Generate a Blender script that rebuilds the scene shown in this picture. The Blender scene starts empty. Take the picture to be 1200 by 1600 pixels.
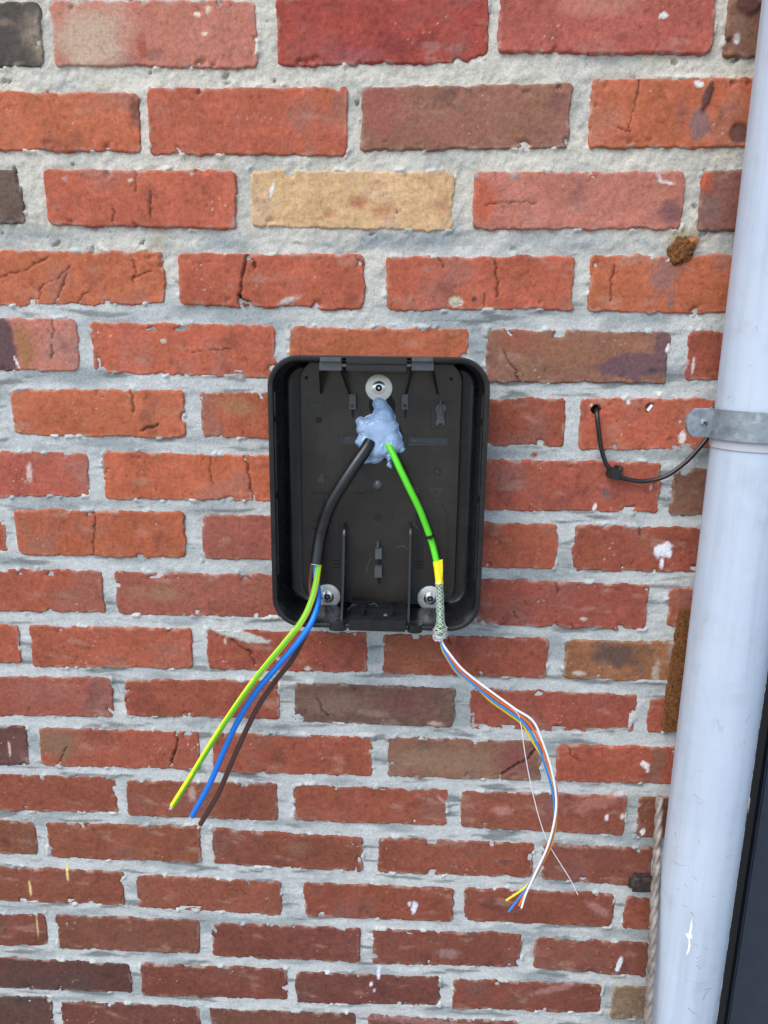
import bpy, bmesh, math, random
import numpy as np
from mathutils import Vector, Matrix

# ------------------------------------------------------------------ camera, sky, sun, exposure
S = bpy.context.scene
FPX = 1109.0                       # focal length in pixels of the 1200 x 1600 photograph
PITCH, YAW, ROLL = [math.radians(a) for a in (12.994, -2.296, 0.741)]
CAM = np.array([0.0, -0.87, 1.60])

def camera_axes():
    cy, sy, ct, st = math.cos(YAW), math.sin(YAW), math.cos(PITCH), math.sin(PITCH)
    fwd = np.array([sy*ct, cy*ct, -st])
    r0 = np.array([cy, -sy, 0.0]); u0 = np.cross(r0, fwd)
    r = math.cos(ROLL)*r0 + math.sin(ROLL)*u0
    u = -math.sin(ROLL)*r0 + math.cos(ROLL)*u0
    return r, u, fwd
AX_R, AX_U, AX_F = camera_axes()
cd = bpy.data.cameras.new('camera'); cam = bpy.data.objects.new('camera', cd)
S.collection.objects.link(cam); S.camera = cam
cam.matrix_world = Matrix([[AX_R[i], AX_U[i], -AX_F[i], CAM[i]] for i in range(3)] + [[0, 0, 0, 1]])
cd.sensor_fit = 'VERTICAL'; cd.sensor_height = 24.0; cd.lens = FPX/1600*24.0
cd.clip_start = 0.01; cd.clip_end = 500

SUN_ELEV, SUN_AZ = math.radians(52), math.radians(-40)    # azimuth: from straight out of the wall towards the left
sun_dir = Vector((math.sin(SUN_AZ)*math.cos(SUN_ELEV), -math.cos(SUN_AZ)*math.cos(SUN_ELEV), math.sin(SUN_ELEV)))
w = bpy.data.worlds.new('World'); S.world = w; w.use_nodes = True
sky = w.node_tree.nodes.new('ShaderNodeTexSky'); sky.sky_type = 'NISHITA'; sky.sun_disc = False
sky.sun_elevation = SUN_ELEV; sky.sun_rotation = math.atan2(sun_dir.x, sun_dir.y)
bg = w.node_tree.nodes['Background']; bg.inputs['Strength'].default_value = 0.11
w.node_tree.links.new(sky.outputs[0], bg.inputs['Color'])
sl = bpy.data.lights.new('sun', 'SUN'); sl.energy = 1.5; sl.angle = math.radians(50); sl.color = (1.0, 0.93, 0.84)
so = bpy.data.objects.new('sun', sl); S.collection.objects.link(so); so.location = (-2, -3, 5)
so.rotation_euler = sun_dir.to_track_quat('Z', 'Y').to_euler()
S.view_settings.view_transform = 'Standard'; S.view_settings.look = 'None'
S.view_settings.exposure = 1.12; S.view_settings.gamma = 1.0
S.render.engine = 'CYCLES'
S.cycles.max_bounces = 6; S.cycles.use_denoising = True

# ------------------------------------------------------------------ helpers
random.seed(7); rng = np.random.default_rng(7)

def W(px, py, d=0.0):
    """photo pixel -> world point on the plane d metres in front of the wall face (y = -d)"""
    v = (px-600)/FPX*AX_R + (800-py)/FPX*AX_U + AX_F
    return CAM + v*((-d-CAM[1])/v[1])

def to_px(x, z, y=0.0):
    qx, qy, qz = x-CAM[0], y-CAM[1], z-CAM[2]
    a = qx*AX_F[0]+qy*AX_F[1]+qz*AX_F[2]
    return 600+FPX*(qx*AX_R[0]+qy*AX_R[1]+qz*AX_R[2])/a, 800-FPX*(qx*AX_U[0]+qy*AX_U[1]+qz*AX_U[2])/a

def _hash(ix, iy, seed):
    with np.errstate(over='ignore'):
        n = ix.astype(np.uint32)*np.uint32(374761393) + iy.astype(np.uint32)*np.uint32(668265263) + np.uint32((seed*1274126177) & 0xffffffff)
        n = (n ^ (n >> np.uint32(13)))*np.uint32(1274126177)
        n = (n ^ (n >> np.uint32(15)))*np.uint32(2246822519)
        n = n ^ (n >> np.uint32(16))
    return n.astype(np.float64)/4294967295.0
def vnoise(x, y, seed):
    """gradient noise"""
    ix, iy = np.floor(x), np.floor(y); fx, fy = x-ix, y-iy
    ix = ix.astype(np.int64)+100000; iy = iy.astype(np.int64)+100000
    u = fx*fx*fx*(fx*(fx*6-15)+10); v = fy*fy*fy*(fy*(fy*6-15)+10)
    def g(i, j, dx, dy):
        t = (_hash(i, j, seed)*256).astype(np.int64) & 255
        return GCOS[t]*dx+GSIN[t]*dy
    a, b, c, d = g(ix, iy, fx, fy), g(ix+1, iy, fx-1, fy), g(ix, iy+1, fx, fy-1), g(ix+1, iy+1, fx-1, fy-1)
    return ((a+(b-a)*u)*(1-v) + (c+(d-c)*u)*v)*1.5
GCOS, GSIN = np.cos(np.arange(256)/256*2*np.pi), np.sin(np.arange(256)/256*2*np.pi)
def fbm(x, y, scale, seed, octv=4, gain=0.5):
    """noise of about -1..1; scale in cycles per metre"""
    x = np.asarray(x, float)*scale; y = np.asarray(y, float)*scale
    t = np.zeros(np.broadcast(x, y).shape); amp = 1.0; tot = 0.0
    for o in range(octv):
        t += amp*vnoise(x, y, seed+o*17); tot += amp; amp *= gain
        x, y = (x*0.8-y*0.6)*2.03+3.1, (x*0.6+y*0.8)*2.03+7.7
    return t/tot*1.5
def sstep(a, b, x):
    t = np.clip((x-a)/(b-a), 0, 1); return t*t*(3-2*t)

COL = S.collection
def mesh_obj(name, verts, faces, mat, parent=None, smooth=True, sharp=None):
    """verts in world coordinates; parent's world offset is taken off"""
    v = np.asarray(verts, float)
    off = np.zeros(3); p = parent
    while p is not None: off = off + np.array(p.location); p = p.parent
    v = v-off
    me = bpy.data.meshes.new(name)
    if isinstance(faces, np.ndarray):
        n = len(faces); k = faces.shape[1]
        me.vertices.add(len(v)); me.vertices.foreach_set('co', v.astype(np.float32).ravel())
        me.loops.add(n*k); me.loops.foreach_set('vertex_index', faces.astype(np.int32).ravel())
        me.polygons.add(n); me.polygons.foreach_set('loop_start', np.arange(0, n*k, k, dtype=np.int32))
        me.update(calc_edges=True)
    else:
        me.from_pydata([tuple(q) for q in v], [], faces); me.update()
    me.polygons.foreach_set('use_smooth', np.full(len(me.polygons), smooth, dtype=bool))
    if smooth and sharp: me.set_sharp_from_angle(angle=math.radians(sharp))
    me.materials.append(mat)
    o = bpy.data.objects.new(name, me); COL.objects.link(o)
    if parent is not None: o.parent = parent
    return o
def bm_obj(name, bm, mat, parent=None, smooth=True, sharp=35):
    bmesh.ops.recalc_face_normals(bm, faces=bm.faces)
    bm.verts.index_update()
    v = [tuple(q.co) for q in bm.verts]; f = [[q.index for q in p.verts] for p in bm.faces]
    bm.free()
    return mesh_obj(name, v, f, mat, parent, smooth, sharp)
def thing(name, loc, label, cat, group=None):
    o = bpy.data.objects.new(name, None); COL.objects.link(o); o.location = tuple(float(q) for q in loc)
    o.empty_display_size = 0.02
    return tag(o, label, cat, group)
def tag(o, label, cat, group=None):
    o['label'] = label; o['category'] = cat
    if group: o['group'] = group
    return o
def spline(pts, step=0.003):
    """Catmull-Rom through pts, resampled"""
    P = [np.array(p, float) for p in pts]; P = [2*P[0]-P[1]]+P+[2*P[-1]-P[-2]]
    out = []
    for i in range(1, len(P)-2):
        a, b, c, d = P[i-1:i+3]; n = max(2, int(np.linalg.norm(c-b)/step))
        for k in range(n):
            t = k/n
            out.append(0.5*((2*b)+(c-a)*t+(2*a-5*b+4*c-d)*t*t+(3*b-a-3*c+d)*t**3))
    out.append(P[-2]); return np.array(out)
def frames(C):
    T = np.gradient(C, axis=0); T /= np.linalg.norm(T, axis=1)[:, None]+1e-12
    n = np.cross(T[0], [0.3, 1, 0.2]); n /= np.linalg.norm(n); N = []
    for t in T:
        n = n-t*np.dot(n, t); n /= np.linalg.norm(n); N.append(n)
    N = np.array(N); return T, N, np.cross(T, N)
def tube_geo(C, r, seg=12, cap=True, twist=None):
    C = np.asarray(C, float); m = len(C); T, N, Bn = frames(C)
    r = np.full(m, r) if np.isscalar(r) else np.asarray(r)
    ang = np.linspace(0, 2*math.pi, seg, endpoint=False)
    V = C[:, None]+r[:, None, None]*(np.cos(ang)[None, :, None]*N[:, None]+np.sin(ang)[None, :, None]*Bn[:, None])
    V = V.reshape(-1, 3); F = []
    for i in range(m-1):
        for j in range(seg):
            k = (j+1) % seg; F.append([i*seg+j, i*seg+k, (i+1)*seg+k, (i+1)*seg+j])
    if cap:
        F.append(list(range(seg))[::-1]); F.append([(m-1)*seg+j for j in range(seg)])
    return V, F
def tube(name, C, r, mat, parent, seg=12, sharp=60):
    V, F = tube_geo(C, r, seg); return mesh_obj(name, V, F, mat, parent, True, sharp)
def bevel_box(bm, x0, x1, y0, y1, z0, z1, b=0.0008, seg=2):
    r = bmesh.ops.create_cube(bm, size=1.0); vs = r['verts']
    for v in vs:
        v.co = ((x0+x1)/2+v.co.x*(x1-x0), (y0+y1)/2+v.co.y*(y1-y0), (z0+z1)/2+v.co.z*(z1-z0))
    if b > 0:
        es = list({e for v in vs for e in v.link_edges})
        bmesh.ops.bevel(bm, geom=es, offset=min(b, 0.45*min(abs(x1-x0), abs(y1-y0), abs(z1-z0))), segments=seg, affect='EDGES')
def prism(bm, poly, y0, y1, b=0.0):
    """polygon in (x,z), extruded from y0 to y1"""
    n = len(poly)
    a = [bm.verts.new((p[0], y0, p[1])) for p in poly]; c = [bm.verts.new((p[0], y1, p[1])) for p in poly]
    fs = [bm.faces.new(a), bm.faces.new(c[::-1])]
    for i in range(n): fs.append(bm.faces.new([a[i], c[i], c[(i+1) % n], a[(i+1) % n]]))
    if b > 0:
        ed = [e for e in fs[0].edges]+[e for e in fs[1].edges]
        bmesh.ops.bevel(bm, geom=list(set(ed)), offset=b, segments=2, affect='EDGES')
def lathe(bm, prof, cx, cz, seg=32):
    """profile of (radius, y) turned about an axis along y through (cx, cz)"""
    rings = []
    for r, y in prof:
        if r <= 1e-6: rings.append([bm.verts.new((cx, y, cz))])
        else: rings.append([bm.verts.new((cx+r*math.cos(t*2*math.pi/seg), y, cz+r*math.sin(t*2*math.pi/seg))) for t in range(seg)])
    for a, c in zip(rings, rings[1:]):
        for j in range(seg):
            k = (j+1) % seg
            if len(a) == 1 and len(c) > 1: bm.faces.new([a[0], c[j], c[k]])
            elif len(c) == 1 and len(a) > 1: bm.faces.new([a[j], a[k], c[0]])
            elif len(a) > 1: bm.faces.new([a[j], a[k], c[k], c[j]])
def rrect(x0, x1, z0, z1, r, n=8):
    out = []
    for cx, cz, a0 in ((x1-r, z1-r, 0), (x0+r, z1-r, 90), (x0+r, z0+r, 180), (x1-r, z0+r, 270)):
        for i in range(n+1):
            a = math.radians(a0+90*i/n); out.append((cx+r*math.cos(a), cz+r*math.sin(a)))
    return out
def loft(bm, loops, close_last=True, close_first=False):
    R = [[bm.verts.new(p) for p in L] for L in loops]; n = len(R[0])
    for a, c in zip(R, R[1:]):
        for j in range(n): bm.faces.new([a[j], a[(j+1) % n], c[(j+1) % n], c[j]])
    if close_last: bm.faces.new(R[-1])
    if close_first: bm.faces.new(R[0][::-1])

# ------------------------------------------------------------------ materials
def new_mat(name):
    m = bpy.data.materials.new(name); m.use_nodes = True
    nt = m.node_tree; return m, nt, nt.nodes['Principled BSDF']
def node(nt, kind, **kw):
    n = nt.nodes.new(kind)
    for k, v in kw.items(): setattr(n, k, v)
    return n
def noise_node(nt, scale, detail=4, rough=0.55, vec=None):
    n = node(nt, 'ShaderNodeTexNoise'); n.inputs['Scale'].default_value = scale
    n.inputs['Detail'].default_value = detail; n.inputs['Roughness'].default_value = rough
    if vec is not None: nt.links.new(vec, n.inputs['Vector'])
    return n
def ramp(nt, src, stops):
    r = node(nt, 'ShaderNodeValToRGB'); nt.links.new(src, r.inputs[0])
    while len(r.color_ramp.elements) < len(stops): r.color_ramp.elements.new(0.5)
    for e, (p, c) in zip(r.color_ramp.elements, stops):
        e.position = p; e.color = (*c, 1) if len(c) == 3 else c
    return r
def mixc(nt, a, b, fac, mode='MIX'):
    m = node(nt, 'ShaderNodeMix', data_type='RGBA', blend_type=mode)
    for sock, v in ((m.inputs[0], fac), (m.inputs[6], a), (m.inputs[7], b)):
        if isinstance(v, (int, float)): sock.default_value = v
        elif isinstance(v, tuple): sock.default_value = (*v, 1)
        else: nt.links.new(v, sock)
    return m.outputs[2]
def bump(nt, bsdf, src, dist, strength=1.0, prev=None):
    b = node(nt, 'ShaderNodeBump'); b.inputs['Distance'].default_value = dist; b.inputs['Strength'].default_value = strength
    nt.links.new(src, b.inputs['Height'])
    if prev is not None: nt.links.new(prev, b.inputs['Normal'])
    nt.links.new(b.outputs[0], bsdf.inputs['Normal']); return b.outputs[0]
def geo_pos(nt): return node(nt, 'ShaderNodeNewGeometry').outputs['Position']

def masonry_mat(name, grain, dist):
    m, nt, b = new_mat(name)
    at = node(nt, 'ShaderNodeAttribute', attribute_name='Col'); pos = geo_pos(nt)
    n1 = noise_node(nt, grain, 6, 0.65, pos); n2 = noise_node(nt, grain*3.2, 3, 0.65, pos)
    g = ramp(nt, n1.outputs[0], [(0.25, (0.70, 0.67, 0.66)), (0.5, (1, 1, 1)), (0.78, (1.22, 1.24, 1.24))])
    c = mixc(nt, at.outputs['Color'], g.outputs[0], 1.0, 'MULTIPLY')
    g2 = ramp(nt, n2.outputs[0], [(0.25, (0.40, 0.38, 0.38)), (0.42, (0.94, 0.94, 0.94)), (0.62, (1.06, 1.06, 1.06)), (0.78, (1.55, 1.6, 1.6))])
    c = mixc(nt, c, g2.outputs[0], 0.85, 'MULTIPLY')
    nt.links.new(c, b.inputs['Base Color'])
    b.inputs['Roughness'].default_value = 0.88; b.inputs['Specular IOR Level'].default_value = 0.25
    p = bump(nt, b, n1.outputs[0], dist); bump(nt, b, n2.outputs[0], dist*0.6, 1.0, p)
    return m
M_BRICK = masonry_mat('brick_clay', 230, 0.00045)
M_MORTAR = masonry_mat('mortar_lime', 420, 0.0008)

def simple_mat(name, col, rough=0.5, spec=0.5, metal=0.0, var=0.0, vscale=60, bmp=0.0, bscale=300, rvar=0.0):
    m, nt, b = new_mat(name); pos = geo_pos(nt)
    b.inputs['Base Color'].default_value = (*col, 1); b.inputs['Roughness'].default_value = rough
    b.inputs['Specular IOR Level'].default_value = spec; b.inputs['Metallic'].default_value = metal
    if var > 0:
        n = noise_node(nt, vscale, 5, 0.6, pos)
        r = ramp(nt, n.outputs[0], [(0.3, tuple(max(0, c*(1-var)) for c in col)), (0.7, tuple(c*(1+var) for c in col))])
        nt.links.new(r.outputs[0], b.inputs['Base Color'])
        if rvar > 0:
            rr = ramp(nt, n.outputs[0], [(0.3, (rough-rvar,)*3), (0.7, (rough+rvar,)*3)]); nt.links.new(rr.outputs[0], b.inputs['Roughness'])
    if bmp > 0: bump(nt, b, noise_node(nt, bscale, 4, 0.6, pos).outputs[0], bmp)
    return m
M_SHELL = simple_mat('black_abs', (0.009, 0.0095, 0.011), 0.27, 0.5, 0, 0.35, 40, 0.00005, 900, 0.08)
M_PANEL = simple_mat('panel_abs', (0.021, 0.0185, 0.0155), 0.25, 0.5, 0, 0.35, 14, 0.00006, 700, 0.09)
M_GREYABS = simple_mat('grey_black_abs', (0.065, 0.072, 0.08), 0.34, 0.5, 0, 0.2, 80, 0.00004, 900)
M_STEEL = simple_mat('zinc_steel', (0.74, 0.74, 0.72), 0.42, 0.5, 0.55, 0.12, 200, 0.00008, 1500, 0.08)
M_STEELB = simple_mat('bright_steel', (0.72, 0.73, 0.74), 0.25, 0.5, 1.0, 0.1, 300)
M_DARKHOLE = simple_mat('dark_recess', (0.006, 0.006, 0.006), 0.8)
M_CABLE = simple_mat('black_pvc', (0.011, 0.012, 0.014), 0.33, 0.55, 0, 0.2, 90, 0.00008, 600)
M_BLUE = simple_mat('blue_pvc', (0.004, 0.18, 0.70), 0.38)
M_BROWN = simple_mat('brown_pvc', (0.075, 0.032, 0.026), 0.4)
M_GREEN = simple_mat('green_pvc', (0.10, 0.66, 0.02), 0.42)
M_COPPER = simple_mat('tinned_copper', (0.86, 0.68, 0.56), 0.35, 0.5, 0.4)
M_TAPE = simple_mat('yellow_tape', (0.82, 0.70, 0.01), 0.5, 0.4, 0, 0.1, 200, 0.0002, 300)
M_WIRE = simple_mat('tinned_wire', (0.62, 0.64, 0.62), 0.4, 0.5, 0.4)
M_BRAIDCORE = simple_mat('foil_core', (0.05, 0.22, 0.06), 0.5, 0.4, 0.0, 0.8, 260)
M_WHITE = simple_mat('white_pvc', (0.80, 0.80, 0.80), 0.4)
M_ORANGE = simple_mat('orange_pvc', (0.78, 0.16, 0.03), 0.4)
M_CBLUE = simple_mat('cyan_blue_pvc', (0.02, 0.22, 0.62), 0.4)
M_CYEL = simple_mat('core_yellow_pvc', (0.80, 0.58, 0.03), 0.4)
M_PINK = simple_mat('pink_foil', (0.75, 0.22, 0.45), 0.4)
M_RUST = simple_mat('rust', (0.165, 0.072, 0.027), 0.95, 0.1, 0, 0.6, 330, 0.0012, 700)
M_IRON = simple_mat('old_iron', (0.055, 0.04, 0.038), 0.8, 0.3, 0.2, 0.6, 160, 0.001, 300)
M_ROD = simple_mat('weathered_steel_rod', (0.26, 0.225, 0.20), 0.55, 0.5, 0.4, 0.5, 70, 0.0003, 500)
M_DOOR = simple_mat('navy_lacquer', (0.018, 0.027, 0.045), 0.5, 0.5, 0, 0.15, 30, 0.0002, 1400)
M_SEAL = simple_mat('black_rubber', (0.008, 0.008, 0.009), 0.75)
M_GROUND = simple_mat('concrete_paving', (0.30, 0.29, 0.27), 0.9, 0.2, 0, 0.2, 3, 0.002, 60)

def pipe_mat():
    m, nt, b = new_mat('white_pvc_pipe'); pos = geo_pos(nt)
    n = noise_node(nt, 7, 5, 0.6, pos)
    r = ramp(nt, n.outputs[0], [(0.3, (0.41, 0.485, 0.59)), (0.7, (0.46, 0.535, 0.63))])
    mp = node(nt, 'ShaderNodeMapping'); mp.inputs['Scale'].default_value = (1, 1, 0.45); mp.inputs['Rotation'].default_value = (0.5, 0.3, 0.9)
    nt.links.new(pos, mp.inputs[0])
    sc = noise_node(nt, 95, 2, 0.5, mp.outputs[0]); sm = noise_node(nt, 9, 2, 0.5, pos)
    k = ramp(nt, sc.outputs[0], [(0.68, (0, 0, 0)), (0.74, (1, 1, 1))])
    k2 = ramp(nt, sm.outputs[0], [(0.5, (0, 0, 0)), (0.68, (1, 1, 1))])
    f = mixc(nt, k.outputs[0], k2.outputs[0], 1.0, 'MULTIPLY')
    sp = noise_node(nt, 420, 1, 0.5, pos); ks = ramp(nt, sp.outputs[0], [(0.79, (0, 0, 0)), (0.83, (1, 1, 1))])
    f2 = mixc(nt, f, ks.outputs[0], 1.0, 'ADD')
    c = mixc(nt, r.outputs[0], (0.36, 0.37, 0.39), mixc(nt, (0, 0, 0), f2, 0.55))
    st = node(nt, 'ShaderNodeMapping'); st.inputs['Scale'].default_value = (1, 1, 0.04); nt.links.new(pos, st.inputs[0])
    sn = noise_node(nt, 75, 4, 0.6, st.outputs[0]); sr = ramp(nt, sn.outputs[0], [(0.32, (0.86, 0.86, 0.85)), (0.5, (1, 1, 1)), (0.7, (1.03, 1.03, 1.03))])
    c = mixc(nt, c, sr.outputs[0], 0.8, 'MULTIPLY')
    gn = noise_node(nt, 22, 5, 0.7, pos); gr = ramp(nt, gn.outputs[0], [(0.3, (0.90, 0.89, 0.87)), (0.48, (1, 1, 1))]); c = mixc(nt, c, gr.outputs[0], 1.0, 'MULTIPLY')
    nt.links.new(c, b.inputs['Base Color']); rr = ramp(nt, gn.outputs[0], [(0.3, (0.58,)*3), (0.6, (0.40,)*3)]); nt.links.new(rr.outputs[0], b.inputs['Roughness'])
    bump(nt, b, noise_node(nt, 30, 3, 0.5, pos).outputs[0], 0.0004); return m
M_PIPE = pipe_mat()
def galv_mat():
    m, nt, b = new_mat('galvanised_steel'); pos = geo_pos(nt)
    v = node(nt, 'ShaderNodeTexVoronoi'); v.inputs['Scale'].default_value = 130; nt.links.new(pos, v.inputs['Vector'])
    n = noise_node(nt, 60, 6, 0.7, pos)
    a = ramp(nt, n.outputs[0], [(0.3, (0.20, 0.235, 0.265)), (0.55, (0.30, 0.345, 0.375)), (0.75, (0.42, 0.46, 0.49))])
    h = node(nt, 'ShaderNodeSeparateColor'); nt.links.new(v.outputs['Color'], h.inputs[0])
    vv = ramp(nt, h.outputs[0], [(0, (0.8, 0.8, 0.8)), (1, (1.12, 1.12, 1.12))])
    nt.links.new(mixc(nt, a.outputs[0], vv.outputs[0], 1.0, 'MULTIPLY'), b.inputs['Base Color'])
    b.inputs['Metallic'].default_value = 0.55; b.inputs['Roughness'].default_value = 0.48
    bump(nt, b, n.outputs[0], 0.0005); return m
M_GALV = galv_mat()
def silicone_mat():
    m, nt, b = new_mat('silicone'); pos = geo_pos(nt)
    n = noise_node(nt, 60, 4, 0.5, pos)
    r = ramp(nt, n.outputs[0], [(0.3, (0.34, 0.49, 0.72)), (0.7, (0.46, 0.61, 0.82))])
    nt.links.new(r.outputs[0], b.inputs['Base Color'])
    b.inputs['Roughness'].default_value = 0.16; b.inputs['Subsurface Weight'].default_value = 0.4
    b.inputs['Subsurface Radius'].default_value = (0.004, 0.005, 0.006)
    bump(nt, b, noise_node(nt, 120, 2, 0.5, pos).outputs[0], 0.0003); return m
M_SIL = silicone_mat()
def stripe_mat():
    """earth wire: two green bands and two yellow ones along the wire, carried as a vertex attribute"""
    m, nt, b = new_mat('yellow_green_pvc')
    at = node(nt, 'ShaderNodeAttribute', attribute_name='Col'); nt.links.new(at.outputs['Color'], b.inputs['Base Color'])
    b.inputs['Roughness'].default_value = 0.38; return m
M_EARTH = stripe_mat()

# ------------------------------------------------------------------ ground
gv = [(-60, -60, 0), (60, -60, 0), (60, 8, 0), (-60, 8, 0)]
g = mesh_obj('ground', gv, [[0, 1, 2, 3]], M_GROUND, None, False); g['kind'] = 'structure'

# ------------------------------------------------------------------ brick wall
# corners of every brick in the photograph (1200 x 1600): left x, right x, top y left/right, bottom y left/right
COURSES={
'A':[(-230,64,0,2,102,104),(81,402,0,-2,102,107),(432,764,-7,-8,103,97),(779,1117,-14,-18,83,85),(1136,1420,-20,-24,89,87)],
'B':[(-105,218,140,145,234,238),(231,543,137,134,241,244),(564,892,137,129,236,231),(922,1210,124,119,232,230)],
'C':[(-275,35,264,264,350,350),(71,369,264,266,352,358),(392,710,265,267,355,361),(739,1069,267,267,359,358),(1094,1380,266,266,361,361)],
'D':[(-50,256,390,393,480,475),(279,570,396,396,477,484),(602,897,401,399,485,484),(920,1200,398,395,487,493)],
'E':[(-175,122,498,497,581,580),(143,430,503,507,583,592),(453,732,511,513,594,597),(759,1045,514,519,599,600),(1072,1340,519,513,594,597)],
'F':[(-275,-4,607,607,680,680),(18,289,607,609,681,686),(313,590,612,614,685,690),(611,884,622,621,694,699),(905,1170,622,622,705,703)],
'G':[(-140,140,700,708,779,775),(161,432,706,711,780,784),(454,726,713,716,786,792),(747,1031,718,722,797,803),(1050,1310,733,736,806,808)],
'H':[(-250,9,803,803,860,862),(25,289,796,800,868,872),(315,575,803,807,875,880),(597,872,814,818,884,890),(896,1160,820,826,893,896)],
'I':[(-105,163,887,892,955,958),(180,440,893,898,961,966),(461,722,899,903,968,974),(744,1012,904,914,976,985),(1042,1290,918,920,980,984)],
'J':[(-220,31,974,976,1035,1037),(48,300,977,982,1043,1045),(323,575,983,988,1047,1052),(597,856,990,998,1054,1060),(881,1130,1000,1004,1061,1070)],
'K':[(-75,176,1055,1059,1118,1121),(195,437,1061,1064,1119,1125),(460,710,1066,1076,1128,1137),(733,993,1075,1085,1140,1148),(1011,1255,1090,1092,1146,1150)],
'L':[(-205,44,1133,1135,1194,1196),(61,312,1137,1144,1198,1204),(332,583,1145,1151,1207,1214),(605,847,1151,1159,1214,1221),(869,1110,1163,1169,1222,1228)],
'M':[(-60,182,1208,1215,1267,1271),(198,435,1220,1225,1274,1284),(458,699,1226,1233,1283,1291),(719,978,1236,1243,1294,1306),(995,1230,1245,1250,1309,1312)],
'N':[(-185,57,1280,1284,1335,1336),(73,314,1285,1292,1341,1349),(331,567,1295,1309,1351,1363),(590,834,1308,1318,1365,1373),(847,1019,1319,1325,1375,1388)],
'O':[(-45,195,1352,1363,1407,1416),(213,440,1367,1378,1420,1431),(475,709,1378,1388,1432,1441),(725,958,1387,1396,1440,1450),(975,1100,1402,1404,1452,1456)],
'P':[(-160,73,1424,1428,1475,1479),(88,312,1430,1438,1483,1491),(331,563,1442,1451,1495,1504),(582,815,1452,1459,1506,1512),(834,1012,1465,1474,1514,1526)],
'Q':[(-25,205,1494,1507,1543,1552),(220,448,1506,1514,1556,1563),(462,688,1519,1527,1568,1574),(707,940,1530,1539,1577,1584),(956,1050,1540,1542,1592,1594)],
'R':[(-145,82,1556,1559,1603,1608),(96,312,1565,1573,1615,1622),(328,557,1576,1584,1625,1634),(575,806,1586,1597,1636,1645),(825,1050,1602,1606,1652,1656)],
}

RED, ORA, PNK, MAR = (.405, .106, .060), (.425, .122, .060), (.42, .155, .112), (.215, .066, .045)
BRN, YEL, DRK, DUS, TAN = (.22, .105, .070), (.60, .385, .205), (.085, .070, .060), (.130, .055, .050), (.27, .17, .10)
MRD = (.285, .078, .047); RDM = (.335, .090, .051); ORM = (.375, .102, .050)
KIND = {'A': [DRK, PNK, (.33, .062, .045), (.36, .095, .07), BRN], 'B': [ORA, RED, (.28, .125, .085), ORA],
 'C': [(.13, .085, .065), RED, YEL, PNK, (.24, .10, .075)], 'D': [ORA, RED, RED, ORA], 'E': [PNK, RED, ORA, BRN, MRD],
 'F': [RED, ORA, (.37, .10, .05), MRD, RED], 'G': [(.38, .10, .065), (.42, .112, .055), RED, (.36, .095, .06), BRN], 'H': [RDM, ORM, (.31, .095, .068), RDM, MRD],
 'I': [RDM, (.28, .088, .060), RDM, (.285, .075, .052), MRD], 'J': [RDM, RDM, (.30, .080, .050), MRD, (.27, .115, .055)],
 'K': [(.275, .080, .055), MRD, (.15, .080, .058), (.27, .072, .048), MRD], 'L': [DUS, MRD, MRD, BRN, (.34, .088, .052)], 'M': [(.29, .072, .052), (.28, .075, .055), (.29, .07, .052), (.27, .072, .056), MAR],
 'N': [MAR, (.285, .078, .054), (.26, .07, .053), (.265, .068, .05), (.235, .066, .054)], 'O': [(.26, .07, .052), (.275, .074, .055), (.27, .066, .048), (.25, .064, .05), (.27, .07, .05)],
 'P': [(.20, .055, .045), (.205, .064, .05), (.20, .054, .047), (.225, .06, .05), (.225, .064, .052)], 'Q': [(.12, .043, .042), (.20, .054, .045), (.175, .05, .047), (.225, .06, .048), (.20, .135, .085)], 'R': [(.12, .05, .045), (.18, .053, .047), (.18, .06, .05), (.20, .06, .055), MAR]}
for r in 'MNOPQR': KIND[r] = [(c[0]*.84, c[1]*.98, c[2]*.80) if c[1] < .1 else c for c in KIND[r]]     # browner clay in the lower courses, with the downward light falloff painted in
WHT, GRY, PUR, MORT = (.74, .74, .72), (.30, .31, .31), (.135, .075, .082), (.50, .51, .48)
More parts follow.
